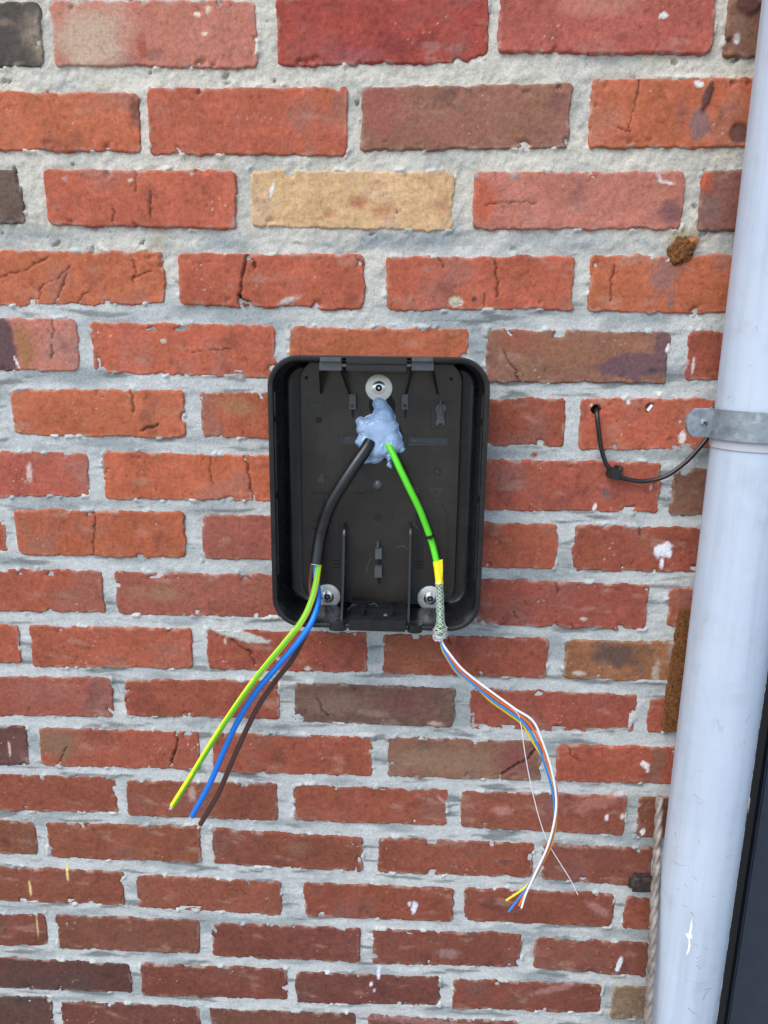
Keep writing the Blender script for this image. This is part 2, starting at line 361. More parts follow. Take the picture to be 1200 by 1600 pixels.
# marks with a shape of their own: px x, y, radius x, y, colour, strength, height in mm, ragged edge, angle
MARKS = [
 (130, 55, 75, 55, (.50, .40, .29), .75, 0, .9, 0), (240, 60, 60, 45, (.42, .16, .11), .7, 0, .9, 0), (222, 75, 8, 22, (.30, .05, .04), .6, -.6, .6, 0),
 (245, 88, 17, 11, (.28, .13, .10), .7, -1.2, .6, 0), (308, 22, 6, 4, (.78, .68, .5), .9, .2, .7, 0), (325, 15, 5, 6, (.75, .65, .48), .8, .2, .7, 0),
 (320, 52, 5, 3, (.8, .7, .5), .8, .2, .7, 0), (520, 12, 16, 6, (.25, .06, .05), .7, -.8, .6, 0), (560, 85, 40, 10, (.28, .09, .10), .6, 0, .8, 0),
 (930, 5, 60, 22, (.45, .20, .14), .6, 0, .9, 0), (1036, 25, 8, 5, WHT, .9, .2, .8, 0), (970, 62, 10, 8, (.30, .06, .045), .6, -.6, .6, 0),
 (1168, 8, 20, 16, (.11, .045, .04), .95, 3.0, .5, 0), (1152, 60, 5, 10, WHT, .95, .3, .7, 0), (1155, 45, 12, 25, (.2, .12, .09), .6, 0, .8, 0),
 (212, 175, 8, 26, (.16, .07, .055), .85, -2.2, .5, 0), (530, 170, 14, 20, (.30, .12, .08), .8, -.8, .7, 0), (600, 170, 42, 40, (.30, .095, .075), .8, 0, .9, 0),
 (870, 160, 18, 18, (.17, .08, .07), .5, -.5, .9, 0), (700, 200, 60, 25, (.30, .12, .085), .5, 0, .9, 0),
 (1092, 195, 16, 24, (.22, .13, .13), .9, 0, .7, 0), (1104, 150, 7, 24, (.10, .045, .042), .95, 2.4, .5, 14), (1092, 132, 8, 5, WHT, .95, .3, .6, 20),
 (1158, 208, 18, 17, (.15, .07, .06), .9, -2.0, .5, 0), (1065, 175, 12, 25, (.30, .10, .07), .6, 0, .8, 0), (300, 272, 3, 3, (.4, .42, .36), .9, .3, .5, 0),
 (204, 282, 4, 3, (.55, .5, .35), .9, .3, .5, 0), (102, 280, 5, 3, (.35, .36, .33), .8, .3, .5, 0), (425, 296, 3, 12, WHT, .9, .2, .6, 18),
 (560, 318, 16, 12, (.42, .16, .09), .8, -1.0, .7, 0), (515, 335, 10, 8, (.45, .20, .11), .7, -.8, .7, 0), (690, 320, 12, 16, (.48, .24, .12), .7, -.5, .8, 0), (600, 330, 20, 16, (.47, .21, .11), .7, -.6, .8, 0), (590, 290, 18, 8, (.46, .22, .12), .5, -.4, .8, 0),
 (755, 315, 22, 36, (.44, .10, .05), .8, 0, .8, 0), (1045, 332, 26, 22, (.17, .08, .08), .85, -.4, .7, 0), (1025, 300, 26, 14, (.40, .16, .11), .5, -.7, .9, 0), (803, 275, 6, 4, GRY, .8, .2, .7, 0), (745, 274, 5, 4, GRY, .8, .2, .7, 0),
 (1104, 285, 10, 18, (.42, .09, .045), .85, 0, .7, 0), (1112, 330, 18, 26, (.20, .12, .11), .7, 0, .8, 0), (1030, 276, 3, 10, (.62, .62, .6), .7, .2, .5, -25), (1040, 285, 14, 2.5, WHT, .7, .2, .9, 12),
 (712, 470, 11, 9, (.55, .48, .32), .95, -1.5, .6, 0), (741, 468, 4.5, 4, (.05, .045, .04), .9, -.6, .3, 0), (1040, 430, 22, 34, (.23, .13, .12), .75, 0, .8, 0), (1048, 470, 6, 16, (.2, .13, .13), .7, 0, .6, 0),
 (1070, 372, 34, 16, (.30, .24, .13), .75, .5, .8, 0), (1108, 380, 20, 18, (.22, .23, .22), .7, 0, .8, -40),
 (0, 540, 26, 48, (.10, .06, .065), .95, 0, .8, 0), (40, 545, 14, 45, (.30, .15, .06), .8, 0, .8, -10), (26, 566, 1.6, 12, WHT, .9, .2, .3, -20),
 (255, 533, 5, 4, (.5, .45, .35), .9, .3, .5, 0), (810, 530, 42, 26, (.27, .09, .055), .8, 0, .9, 0), (890, 548, 60, 26, (.26, .115, .065), .7, 0, .9, 0), (985, 535, 28, 14, (.28, .125, .065), .6, 0, .9, 0), (990, 572, 62, 22, PUR, .95, 0, .9, -6), (1035, 545, 12, 40, PUR, .9, 0, .8, 0), (1020, 580, 9, 5, (.07, .05, .055), .8, -.5, .5, 0), (1044, 545, 3.5, 9, WHT, .95, .3, .6, 0),
 (1083, 572, 2.5, 12, WHT, .8, .2, .8, 0), (1095, 600, 22, 8, (.55, .45, .42), .5, .2, .9, 0),
 (370, 635, 34, 16, (.33, .17, .085), .7, 0, .9, 0), (790, 612, 45, 12, (.14, .07, .075), .7, 0, .9, 0), (46, 738, 4.5, 15, (.62, .50, .46), .8, .3, .8, 4), (982, 628, 3, 5, WHT, .9, .3, .4, -20), (925, 634, 2, 3, WHT, .9, .3, .4, -20),
 (1066, 684, 6, 11, WHT, .95, .3, .7, 8), (1063, 659, 2, 2, WHT, .9, .3, .3, 0), (1049, 684, 3.5, 3.5, (.12, .09, .08), .8, -.6, .5, 0), (929, 793, 3, 7, WHT, .95, .3, .5, 10), (948, 772, 8, 7, (.14, .11, .12), .8, 0, .8, 0), (1017, 762, 2, 4, WHT, .8, .2, .4, 0),
 (490, 805, 14, 12, (.27, .14, .09), .6, 0, .9, 0), (1038, 860, 16, 12, (.72, .74, .80), 1.0, .4, .9, -15), (1034, 880, 3, 9, (.72, .74, .80), .95, .3, .6, 0), (255, 928, 26, 14, (.30, .17, .10), .6, 0, .9, 0), (303, 932, 6, 7, (.22, .08, .06), .6, -.9, .4, 0), (213, 925, 20, 10, (.30, .16, .09), .5, 0, .9, 0),
 (912, 967, 6, 3, (.6, .55, .5), .7, .2, .6, 0), (376, 993, 46, 8, (.46, .47, .44), 1.0, .9, .6, 14), (352, 1002, 2, 6, (.6, .45, .4), .8, .2, .4, 0), (640, 1022, 52, 34, (.29, .105, .055), .75, 0, .8, 0), (480, 1045, 5, 4, MORT, .9, .4, .7, 0),
 (960, 1022, 44, 20, (.085, .055, .05), .85, 0, .9, 0), (905, 1052, 12, 4, (.6, .55, .5), .7, .3, .9, 0), (1025, 1050, 6, 18, (.5, .46, .42), .6, .2, 1.0, 0), (60, 1080, 50, 20, (.30, .11, .085), .5, 0, .9, 0),
 (520, 1100, 60, 18, (.21, .14, .10), .6, 0, .9, 0), (680, 1130, 12, 4, (.5, .35, .28), .8, .5, .7, 0), (630, 1095, 40, 25, (.15, .06, .055), .7, 0, .9, 0), (90, 1160, 34, 28, (.20, .125, .075), .85, 0, .8, 0), (15, 1170, 2, 12, (.7, .6, .45), .7, .2, .7, 0),
 (700, 1190, 80, 22, (.24, .16, .10), .6, 0, .9, 0), (800, 1185, 30, 25, (.20, .065, .058), .8, 0, .8, 0), (1008, 1195, 8, 5, WHT, .95, .3, .8, 35), (1012, 1204, 3, 4, WHT, .8, .3, .5, 0), (1028, 1190, 12, 36, (.19, .10, .075), .7, 0, .8, 0),
 (300, 1240, 6, 14, (.52, .38, .33), .6, .2, .9, 0), (786, 1268, 16, 9, (.42, .20, .16), .7, 1.2, .7, 0), (930, 1255, 44, 12, (.40, .17, .13), .6, .8, .9, -25), (690, 1250, 10, 2, (.5, .3, .28), .6, .2, .7, 45), (948, 1277, 3, 5, WHT, .9, .3, .5, 0), (1004, 1300, 4, 6, WHT, .95, .3, .7, 0), (972, 1275, 3, 5, WHT, .8, .3, .5, 0),
 (105, 1362, 2.5, 15, (.72, .58, .22), .95, .4, .5, 2), (47, 1388, 2.2, 12, (.72, .58, .22), .9, .4, .5, 0), (58, 1448, 1.5, 16, (.7, .6, .3), .8, .3, .7, 0), (465, 1325, 22, 10, (.24, .13, .08), .6, 0, .9, 0), (788, 1348, 7, 6, (.10, .05, .05), .7, -.5, .7, 0),
 (647, 1418, 4.5, 11, (.70, .72, .80), .95, .35, .7, 6), (640, 1412, 3, 4, (.70, .72, .80), .8, .3, .6, 0), (935, 1420, 22, 8, (.42, .22, .20), .5, .6, .9, 30), (592, 1520, 3, 12, (.66, .68, .76), .95, .35, .7, 4), (580, 1538, 2.5, 4, (.66, .68, .76), .9, .3, .5, 0), (585, 1548, 2, 3, (.66, .68, .76), .8, .3, .5, 0), (967, 1506, 4, 13, (.74, .76, .82), .95, .35, .5, 12),
 (870, 1545, 40, 6, (.40, .22, .2), .5, .6, .9, -20), (700, 1490, 18, 8, (.30, .2, .18), .6, 0, .9, 0), (30, 1560, 40, 14, (.06, .045, .045), .6, 0, .9, 0), (660, 1596, 90, 5, (.36, .2, .2), .5, .3, .9, 2),
 (1002, 1050, 5, 16, (.12, .09, .08), .5, 0, .9, 0), (1050, 1005, 8, 30, (.35, .30, .26), .6, .2, .9, 0),
 (435, 1030, 10, 3, MORT, .8, .5, .9, 40), (450, 470, 18, 5, (.45, .46, .42), .8, .5, .9, -20), (1030, 615, 5, 3, (.8, .8, .68), .95, .5, .6, 0), (835, 710, 5, 4, (.32, .07, .05), .9, .8, .6, 0), (608, 628, 3, 3, WHT, .4, 0, .5, 0),
 (845, 1490, 20, 8, (.30, .10, .085), .5, .4, .9, 0)]
# cracks: half width in px, then points
CRACKS = [(1.9, (389, 400), (384, 408), (380, 420), (378, 440), (376, 456), (374, 466), (382, 470), (392, 475)), (2.6, (386, 402), (394, 410), (398, 417)), (2.2, (392, 474), (391, 480)), (2.4, (374, 462), (376, 478)),
 (1.3, (770, 400), (775, 415), (777, 440), (776, 462)), (.8, (755, 460), (757, 480)), (.9, (684, 400), (690, 412), (693, 418)), (1.0, (787, 548), (797, 570), (806, 580), (811, 598)), (.8, (82, 498), (84, 515), (80, 560)),
 (1.0, (204, 610), (209, 628), (207, 645)), (1.4, (222, 672), (236, 668), (247, 664)), (1.2, (382, 714), (388, 735), (391, 760), (398, 780)), (.8, (330, 714), (328, 735), (334, 760)), (1.0, (150, 262), (152, 264)),
 (.7, (176, 320), (178, 350)), (.9, (236, 300), (236, 342)), (.7, (214, 266), (213, 300)), (.8, (1000, 125), (994, 155), (984, 185), (985, 205)), (.7, (960, 198), (985, 204)), (1.0, (360, 1000), (390, 1020), (396, 1034), (400, 1040)), (1.0, (392, 1016), (395, 1022), (388, 1016)),
 (1.0, (86, 979), (90, 990)), (1.7, (276, 1142), (277, 1165), (270, 1185), (266, 1198)), (1.2, (103, 1168), (96, 1185), (90, 1195)), (2.0, (781, 1218), (784, 1210), (800, 1200), (825, 1185), (836, 1172)), (1.0, (834, 1160), (836, 1172)), (1.0, (887, 1165), (895, 1180), (905, 1188)),
 (1.0, (870, 912), (871, 926)), (.8, (893, 974), (896, 982)), (.8, (803, 955), (808, 968)), (1.2, (1003, 822), (1000, 838)), (.9, (700, 994), (704, 1006)), (.8, (1018, 400), (1020, 404)),
 (1.0, (148, 800), (148, 825), (146, 868)), (.9, (495, 1090), (505, 1110), (515, 1120)), (.7, (618, 1520), (621, 1535)), (1.0, (1030, 1545), (1031, 1546)), (.8, (555, 398), (570, 420)),
 (1.0, (955, 470), (955, 440), (962, 415)), (.7, (0, 432), (40, 420), (75, 402)), (.7, (60, 470), (62, 450), (95, 430), (110, 415)), (.7, (205, 400), (212, 425), (206, 440)), (.7, (210, 432), (235, 425)), (.6, (120, 475), (132, 458), (140, 455)), (.7, (85, 475), (98, 445), (104, 428)),
 (.6, (760, 320), (800, 315), (840, 318)), (.7, (850, 1060), (846, 1075)), (.6, (620, 330), (623, 334)), (.7, (1000, 640), (1001, 640)), (.6, (290, 550), (330, 546), (360, 545)), (.8, (820, 940), (824, 944)), (.8, (640, 870), (641, 871))]
def px_seg_dist(X, Z, a, b):
    A, Bp = W(*a)[[0, 2]], W(*b)[[0, 2]]; d = Bp-A; L = d.dot(d)+1e-12
    t = np.clip(((X-A[0])*d[0]+(Z-A[1])*d[1])/L, 0, 1)
    return np.hypot(X-A[0]-t*d[0], Z-A[1]-t*d[1])
MARKS_W = []
for (cx, cy, rx, ry, c, s, dh, rag, ang) in MARKS:
    p = W(cx, cy); sx = W(cx+1, cy)[0]-p[0]; sz = p[2]-W(cx, cy+1)[2]
    MARKS_W.append((p[0], p[2], rx*sx, ry*sz, np.array(c), s, dh*.001, rag, math.radians(ang)))
HOLES = [(W(932, 640), 0.0052, 0.0052, 0), (W(1015, 637), 0.0052, 0.0034, 0)]
def apply_marks(X, Z, col, h, on_mortar=False):
    x0, x1, z0, z1 = X.min(), X.max(), Z.min(), Z.max()
    def near(xa, xb, za, zb):
        if xb < x0 or xa > x1 or zb < z0 or za > z1: return []
        return np.nonzero((X > xa) & (X < xb) & (Z > za) & (Z < zb))[0]
    for i, (cx, cz, rx, rz, c, s, dh, rag, an) in enumerate(MARKS_W):
        if on_mortar and dh < .00025: continue          # the clay's own colours stay on the bricks
        R = max(rx, rz)*1.9; k = near(cx-R, cx+R, cz-R, cz+R)
        if len(k) == 0: continue
        x, z = X[k], Z[k]
        ca, sa = math.cos(an), math.sin(an)
        u = ((x-cx)*ca-(z-cz)*sa)/rx; v = ((x-cx)*sa+(z-cz)*ca)/rz
        sc = 0.9/max(min(rx, rz), .0015)
        d = np.hypot(u, v)+rag*.5*fbm(x, z, min(sc, 330), 300+i, 3)
        edge = .22 if s > .88 else .6
        m = 1-sstep(1-edge, 1+edge*.6, d)
        col[k] += (c-col[k])*(m*s)[:, None]; h[k] += dh*m
    for (hw, *pts) in ([] if on_mortar else CRACKS):
        A = [W(*p) for p in pts]; g = .012
        k = near(min(a[0] for a in A)-g, max(a[0] for a in A)+g, min(a[2] for a in A)-g, max(a[2] for a in A)+g)
        if len(k) == 0: continue
        x, z = X[k], Z[k]; d = np.full(x.shape, 1.0)
        Xn = x+.0022*fbm(x, z, 110, 71, 3); Zn = z+.0022*fbm(x, z, 110, 72, 3)
        for a, b in zip(pts, pts[1:]): d = np.minimum(d, px_seg_dist(Xn, Zn, a, b))
        wd = hw*.00062*(1+.5*fbm(x, z, 90, 55, 2))
        m = 1-sstep(wd*.6, wd+.0009, d)
        h[k] -= m*min(.0042, .0019*hw); col[k] *= (1-.60*m)[:, None]      # groove, with the colour darkened along it
    for (p, rx, rz, a) in HOLES:
        k = near(p[0]-.02, p[0]+.02, p[2]-.02, p[2]+.02)
        if len(k) == 0: continue
        x, z = X[k]-p[0], Z[k]-p[2]
        d = np.hypot(x/rx, z/rz) if rx == rz else np.hypot((x*.6+z*.8)/rx, (z*.6-x*.8)/rz)
        h[k] -= .03*(1-sstep(.85, 1.12, d))

def quad_sd(X, Z, q):
    """inside distances of a quad (bl, br, tr, tl): to the bottom/top pair and to the left/right pair"""
    def half(a, b):
        dx, dz = b[0]-a[0], b[1]-a[1]; L = math.hypot(dx, dz)
        return (dx*(Z-a[1])-dz*(X-a[0]))/L
    bl, br, tr, tl = q
    return np.minimum(half(bl, br), half(tr, tl)), np.minimum(half(br, tr), half(tl, bl))
def to_quad(b):
    xl, xr, tl, tr, bl, br = b
    k = 0.0                                     # a brick's ends are upright in the wall
    P = [W(xl, bl), W(xr, br), W(xr, tr), W(xl, tl)]
    xa = W(xl, (tl+bl)/2)[0]; xb = W(xr, (tr+br)/2)[0]
    return [(xa, P[0][2]), (xb, P[1][2]), (xb, P[2][2]), (xa, P[3][2])]

def brick_mesh(q, base, seed, row, res):
    bl, br, tr, tl = q; r_ = np.random.default_rng(seed)
    L, H = br[0]-bl[0], tl[1]-bl[1]; mg = .0045
    nu, nv = max(8, int((L+2*mg)/res)), max(5, int((H+2*mg)/res))
    U, Vv = np.meshgrid(np.linspace(-mg/L, 1+mg/L, nu+1), np.linspace(-mg/H, 1+mg/H, nv+1))
    U, Vv = U.ravel(), Vv.ravel()
    X = (bl[0]*(1-U)+br[0]*U)*(1-Vv)+(tl[0]*(1-U)+tr[0]*U)*Vv
    Z = (bl[1]*(1-U)+br[1]*U)*(1-Vv)+(tl[1]*(1-U)+tr[1]*U)*Vv
    a, b = quad_sd(X, Z, q)
    rc = .0035+.005*(.5+.5*fbm(X, Z, 22, seed, 2))
    e = np.where((a < rc) & (b < rc), rc-np.hypot(rc-a, rc-b), np.minimum(a, b))
    rough = .8 if row < 3 else 1.0
    e = e+rough*(.0022*fbm(X, Z, 38, seed+1, 3)+.0011*fbm(X, Z, 130, seed+2, 3))+.0010
    chip = sstep(.50, .72, fbm(X, Z, 38, seed+5, 3))*(1-sstep(.004, .013, np.minimum(a, b)))
    wd = .0010+.0018*(.5+.5*fbm(X, Z, 40, seed+3, 2))
    h = r_.normal(0, .0005)+(U-.5)*r_.normal(0, .0008)+(Vv-.5)*r_.normal(0, .0007)
    h = h+.0007*fbm(X, Z, 16, seed+7, 3)+r_.uniform(.00012, .00045)*fbm(X, Z*1.3, 90, seed+8, 4)+.00012*fbm(X, Z, 330, seed+9, 2)
    h -= .0105*(1-sstep(-.0012, wd, e))+.0032*chip
    pit = sstep(.62, .80, fbm(X, Z, 120, seed+11, 2)); h -= .0005*pit*(.3+.7*r_.random())
    lump = sstep(.58, .8, fbm(X, Z, 75, seed+12, 2)); h += .0003*lump
    # colour of the clay: fired patches, paler bloom, darker ends
    base = np.array(base)*r_.uniform(.93, 1.07)
    col = np.tile(base, (len(X), 1))
    n1 = fbm(X, Z, 13, seed+20, 4); n2 = fbm(X, Z, 34, seed+21, 4); n3 = fbm(X, Z, 120, seed+22, 3)
    lum = base.mean()
    col *= (1+.20*n1+.20*n2+.16*n3)[:, None]
    dull = np.array([.62, .50, .46])*lum*1.5
    col += (dull-col)*(.40*sstep(.1, .75, n1))[:, None]
    warm = base*np.array([1.12, 1.25, 1.0]); col += (warm-col)*(.5*sstep(.1, .8, -n2))[:, None]
    soot = base*np.array([.52, .6, .75]); m = sstep(.35, .8, fbm(X, Z, 20, seed+24, 4))
    col += (soot-col)*(.6*m)[:, None]
    streak = sstep(.35, .8, fbm(X*.45+Z*.2, Z, 45, seed+28, 4)); col += (np.array([.40, .26, .20])-col)*(.35*streak)[:, None]
    lime = sstep(.72, .86, fbm(X, Z, 330, seed+25, 2))*sstep(.25, .8, fbm(X, Z, 22, seed+26, 2))
    col += (np.array([.62, .56, .48])-col)*(.7*lime)[:, None]
    bloom = (1-sstep(.001, .007, e))*sstep(-.1, .6, fbm(X, Z, 60, seed+27, 3))        # lime bloom along the joints
    col += (np.array([.50, .44, .38])-col)*(.42*bloom)[:, None]
    col *= (1-.25*pit)[:, None]
    apply_marks(X, Z, col, h)
    Y = -h
    idx = np.arange((nu+1)*(nv+1)).reshape(nv+1, nu+1)
    F = np.stack([idx[:-1, :-1], idx[:-1, 1:], idx[1:, 1:], idx[1:, :-1]], -1).reshape(-1, 4)
    ring = np.concatenate([idx[0, :], idx[1:, -1], idx[-1, -2::-1], idx[-2:0:-1, 0]])
    n0 = len(X); k = len(ring)
    X = np.concatenate([X, X[ring]]); Z = np.concatenate([Z, Z[ring]]); Y = np.concatenate([Y, np.full(k, .06)])
    col = np.concatenate([col, col[ring]])
    j = np.arange(k); j2 = (j+1) % k
    F = np.concatenate([F, np.stack([ring[j2], ring[j], n0+j, n0+j2], -1)])
    return np.stack([X, Y, Z], -1), F, np.clip(col, .004, .85)
def set_col(o, col):
    at = o.data.color_attributes.new('Col', 'FLOAT_COLOR', 'POINT')
    at.data.foreach_set('color', np.concatenate([col, np.ones((len(col), 1))], 1).astype(np.float32).ravel())

X_END = 0.466                                   # the wall's end at the dark door
wall = thing('brick_wall', (-.3, 0, 0), 'old red brick wall with wide grey mortar joints behind everything', 'wall'); wall['kind'] = 'thing'
QUADS = []; rows = list(COURSES)
row_z = {}
for ri, r in enumerate(rows):
    zs = []
    for bi, b in enumerate(COURSES[r]):
        q = to_quad(b)
        if q[0][0] > X_END-.02: continue
        q = [(min(p[0], X_END), p[1]) for p in q]
        QUADS.append((q, KIND[r][bi], 1000+ri*40+bi*7, ri)); zs.append((q[0][1], q[3][1]))
    row_z[ri] = (np.mean([z[0] for z in zs]), np.mean([z[1] for z in zs]), min(q[0][0] for q, _, _, k in QUADS if k == ri))
for (q, base, seed, ri) in QUADS:
    V, F, C = brick_mesh(q, base, seed, ri, .0017)
    o = mesh_obj('brick', V, F, M_BRICK, wall); set_col(o, C)
    if base is YEL: o['label'] = 'pale yellow brick among the red ones'

# brickwork past the edges of the photograph, coarse
FAR = []
def far_row(z0, z1, x_from, x_to, k):
    x = x_to; i = 0
    while x > x_from:
        FAR.append(([(x-.219, z0), (x, z0), (x, z1), (x-.219, z1)], [RED, MRD, ORA, PNK, MRD, BRN, RED][(k*3+i*5) % 7], 5000+k*50+i*3)); x -= .236; i += 1
for ri in row_z:
    z0, z1, xl = row_z[ri]; far_row(z0, z1, -1.7, xl-.017, ri)
zt, zb = row_z[0][1]+.018, row_z[len(rows)-1][0]-.018
k = 30
while zt < 2.7: far_row(zt, zt+.060, -1.7, X_END-.12*(k % 2), k); zt += .078; k += 1
while zb > .06: far_row(zb-.060, zb, -1.7, X_END-.12*(k % 2), k); zb -= .078; k += 1
vs, fs, cs, n0 = [], [], [], 0
for (q, base, seed) in FAR:
    V, F, C = brick_mesh(q, base, seed, 9, .008); vs.append(V); fs.append(F+n0); cs.append(C); n0 += len(V)
o = mesh_obj('outer_brickwork', np.concatenate(vs), np.concatenate(fs), M_BRICK, wall); set_col(o, np.concatenate(cs)); o['kind'] = 'stuff'

# mortar: one uneven bed, left out only deep behind the bricks
def mortar_patch(x0, x1, z0, z1, res):
    nx, nz = int((x1-x0)/res), int((z1-z0)/res)
    gx, gz = np.linspace(x0, x1, nx+1), np.linspace(z0, z1, nz+1)
    X, Z = np.meshgrid(gx, gz); D = np.full(X.shape, -1.0); TOP = np.full(X.shape, 9.0)
    for (q, _, _, _) in QUADS:
        i0, i1 = np.searchsorted(gx, q[0][0]-.03), np.searchsorted(gx, q[1][0]+.03)
        j0, j1 = np.searchsorted(gz, min(q[0][1], q[1][1])-.03), np.searchsorted(gz, max(q[2][1], q[3][1])+.03)
        if i1 <= i0 or j1 <= j0: continue
        a, b = quad_sd(X[j0:j1, i0:i1], Z[j0:j1, i0:i1], q); s = np.minimum(a, b)
        D[j0:j1, i0:i1] = np.maximum(D[j0:j1, i0:i1], s)
    idx = np.arange(X.size).reshape(X.shape)
    F = np.stack([idx[:-1, :-1], idx[:-1, 1:], idx[1:, 1:], idx[1:, :-1]], -1).reshape(-1, 4)
    F = F[(D < .0075).ravel()[F].any(1)]
    used = np.unique(F); remap = np.full(X.size, -1); remap[used] = np.arange(len(used)); F = remap[F]
    Xf, Zf, Df = X.ravel()[used], Z.ravel()[used], D.ravel()[used]
    old = sstep(1.60, 1.76, Zf+.05*fbm(Xf, Zf, 6, 900, 3))          # rough cream mortar above, smoother grey repointing below
    h = -.0017-.0013*old+(.0009+.0011*old)*fbm(Xf, Zf, 26, 901, 3)+(.0003+.0008*old)*fbm(Xf, Zf, 110, 902, 4)+.0002*fbm(Xf, Zf, 420, 903, 2)
    h += .0030*sstep(.32, .55, fbm(Xf, Zf, 42, 904, 4))*(1-sstep(.000, .0055, np.abs(Df)))
    h -= .0050*sstep(.66, .80, fbm(Xf, Zf, 48, 905, 3))*old-.0*Df
    drag = fbm(Xf*.22, Zf, 130, 906, 3); h += .0004*drag*(1-old)
    cream, grey = np.array([.575, .55, .475]), np.array([.505, .53, .52])
    col = grey+(cream-grey)*old[:, None]
    col = col*(1+.10*fbm(Xf, Zf, 30, 910, 4)+.08*fbm(Xf, Zf, 170, 911, 3))[:, None]
    blue = np.array([.24, .275, .285]); dark = np.array([.15, .165, .165])
    m1 = sstep(-.05, .55, fbm(Xf*.30, Zf, 24, 912, 4))*(.50+.50*(1-old))
    col += (blue-col)*(.70*m1)[:, None]
    m2 = sstep(.22, .55, fbm(Xf*.16, Zf, 70, 913, 4))*(1-.85*old)
    col += (dark-col)*(.80*m2)[:, None]
    m3 = sstep(.45, .8, fbm(Xf, Zf, 18, 914, 4))*old; col += (np.array([.42, .36, .22])-col)*(.4*m3)[:, None]
    # grey smears from an earlier pointing along the third bed joint
    xp, yp = to_px(Xf, Zf)
    band = np.exp(-((yp-(374+.006*xp))/15)**2)*sstep(-.5, .15, fbm(Xf*.5, Zf, 20, 915, 4))
    col += (np.array([.26, .295, .31])-col)*(.85*band)[:, None]
    lip = (1-sstep(.0, .0035, np.abs(Df-.001)))*sstep(-.2, .5, fbm(Xf, Zf, 80, 916, 3))
    col += (np.array([.60, .59, .53])-col)*(.45*lip)[:, None]
    apply_marks(Xf, Zf, col, h, True)
    return np.stack([Xf, -h, Zf], -1), F, np.clip(col, .01, .8)
MX0, MX1, MZ0, MZ1 = -.74, X_END, .50, 2.06
V, F, C = mortar_patch(MX0, MX1, MZ0, MZ1, .0017)
o = mesh_obj('mortar', V, F, M_MORTAR, wall); set_col(o, C)
def outer_mortar(x0, x1, z0, z1):
    nx, nz = max(1, int((x1-x0)/.02)), max(1, int((z1-z0)/.02))
    X, Z = np.meshgrid(np.linspace(x0, x1, nx+1), np.linspace(z0, z1, nz+1)); idx = np.arange(X.size).reshape(X.shape)
    F = np.stack([idx[:-1, :-1], idx[:-1, 1:], idx[1:, 1:], idx[1:, :-1]], -1).reshape(-1, 4)
    return np.stack([X.ravel(), .0024+.0006*fbm(X.ravel(), Z.ravel(), 30, 77, 2), Z.ravel()], -1), F
vs, fs, n0 = [], [], 0
for a in ((-1.9, MX0, 0, 2.75), (MX0, MX1, 0, MZ0), (MX0, MX1, MZ1, 2.75)):
    V, F = outer_mortar(*a); vs.append(V); fs.append(F+n0); n0 += len(V)
V = np.concatenate(vs); o = mesh_obj('mortar', V, np.concatenate(fs), M_MORTAR, wall)
set_col(o, np.tile(np.array([[.42, .43, .41]]), (len(V), 1)))
bm = bmesh.new(); bevel_box(bm, -1.9, X_END, .062, .30, 0, 2.75, 0); bm_obj('wall_core', bm, M_MORTAR, wall, False)
set_col(bpy.data.objects['wall_core'], np.full((8, 3), .4))

# ------------------------------------------------------------------ dark door beside the pipe
door = thing('door', (.93, 0, 0), 'dark navy door just right of the white downpipe', 'door'); door['kind'] = 'thing'
bm = bmesh.new(); bevel_box(bm, .468, .4815, .010, .20, 0, 2.25, .001); bevel_box(bm, .4815, 1.45, .010, .20, 2.17, 2.25, .001)
bm_obj('frame_seal', bm, M_SEAL, door)
bm = bmesh.new(); bevel_box(bm, .4835, 1.40, .004, .05, .012, 2.165, .002); leaf = bm_obj('door_leaf', bm, M_DOOR, door)
bm = bmesh.new(); bevel_box(bm, 1.30, 1.33, -.045, .004, 1.00, 1.02, .003); bevel_box(bm, 1.21, 1.33, -.055, -.040, 1.00, 1.02, .003)
bm_obj('handle', bm, M_STEEL, leaf)

# ------------------------------------------------------------------ downpipe
PX, PY, PR = .3795, -.065, .0443
pipe = thing('downpipe', (PX, PY, 0), 'tall white plastic rain downpipe with scuffs on the wall', 'downpipe'); pipe['kind'] = 'thing'
bm = bmesh.new()
def ring(r, z, n=64): return [(PX+r*math.cos(2*math.pi*i/n), PY+r*math.sin(2*math.pi*i/n), z) for i in range(n)]
loft(bm, [ring(PR, .82), ring(PR, 2.75)], True, True); bm_obj('pipe_body', bm, M_PIPE, pipe)
bm = bmesh.new()
loft(bm, [ring(PR-.0004, .05), ring(PR-.0004, .8185), ring(PR-.002, .8195)], True, True); bm_obj('lower_pipe', bm, M_PIPE, pipe)
# paint drip on the pipe
def pipe_patch(name, pts, mat, lift=.0004):
    bm = bmesh.new(); vs = []
    for (px, py) in pts:
        v = (px-600)/FPX*AX_R+(800-py)/FPX*AX_U+AX_F
        a = v[0]**2+v[1]**2; ox, oy = CAM[0]-PX, CAM[1]-PY; rr = PR+lift
        b = 2*(ox*v[0]+oy*v[1]); c = ox*ox+oy*oy-rr*rr; t = (-b-math.sqrt(max(0, b*b-4*a*c)))/(2*a)
        p = CAM+t*v; vs.append(p)
    out = np.array(vs); inn = out.copy()
    for q in inn:
        dx, dy = q[0]-PX, q[1]-PY; L = math.hypot(dx, dy); q[0] = PX+dx/L*(PR-.0005); q[1] = PY+dy/L*(PR-.0005)
    n = len(vs); F = [list(range(n))]+[[i, (i+1) % n, n+(i+1) % n, n+i] for i in range(n)]
    return mesh_obj(name, np.concatenate([out, inn]), F, mat, pipe, False)
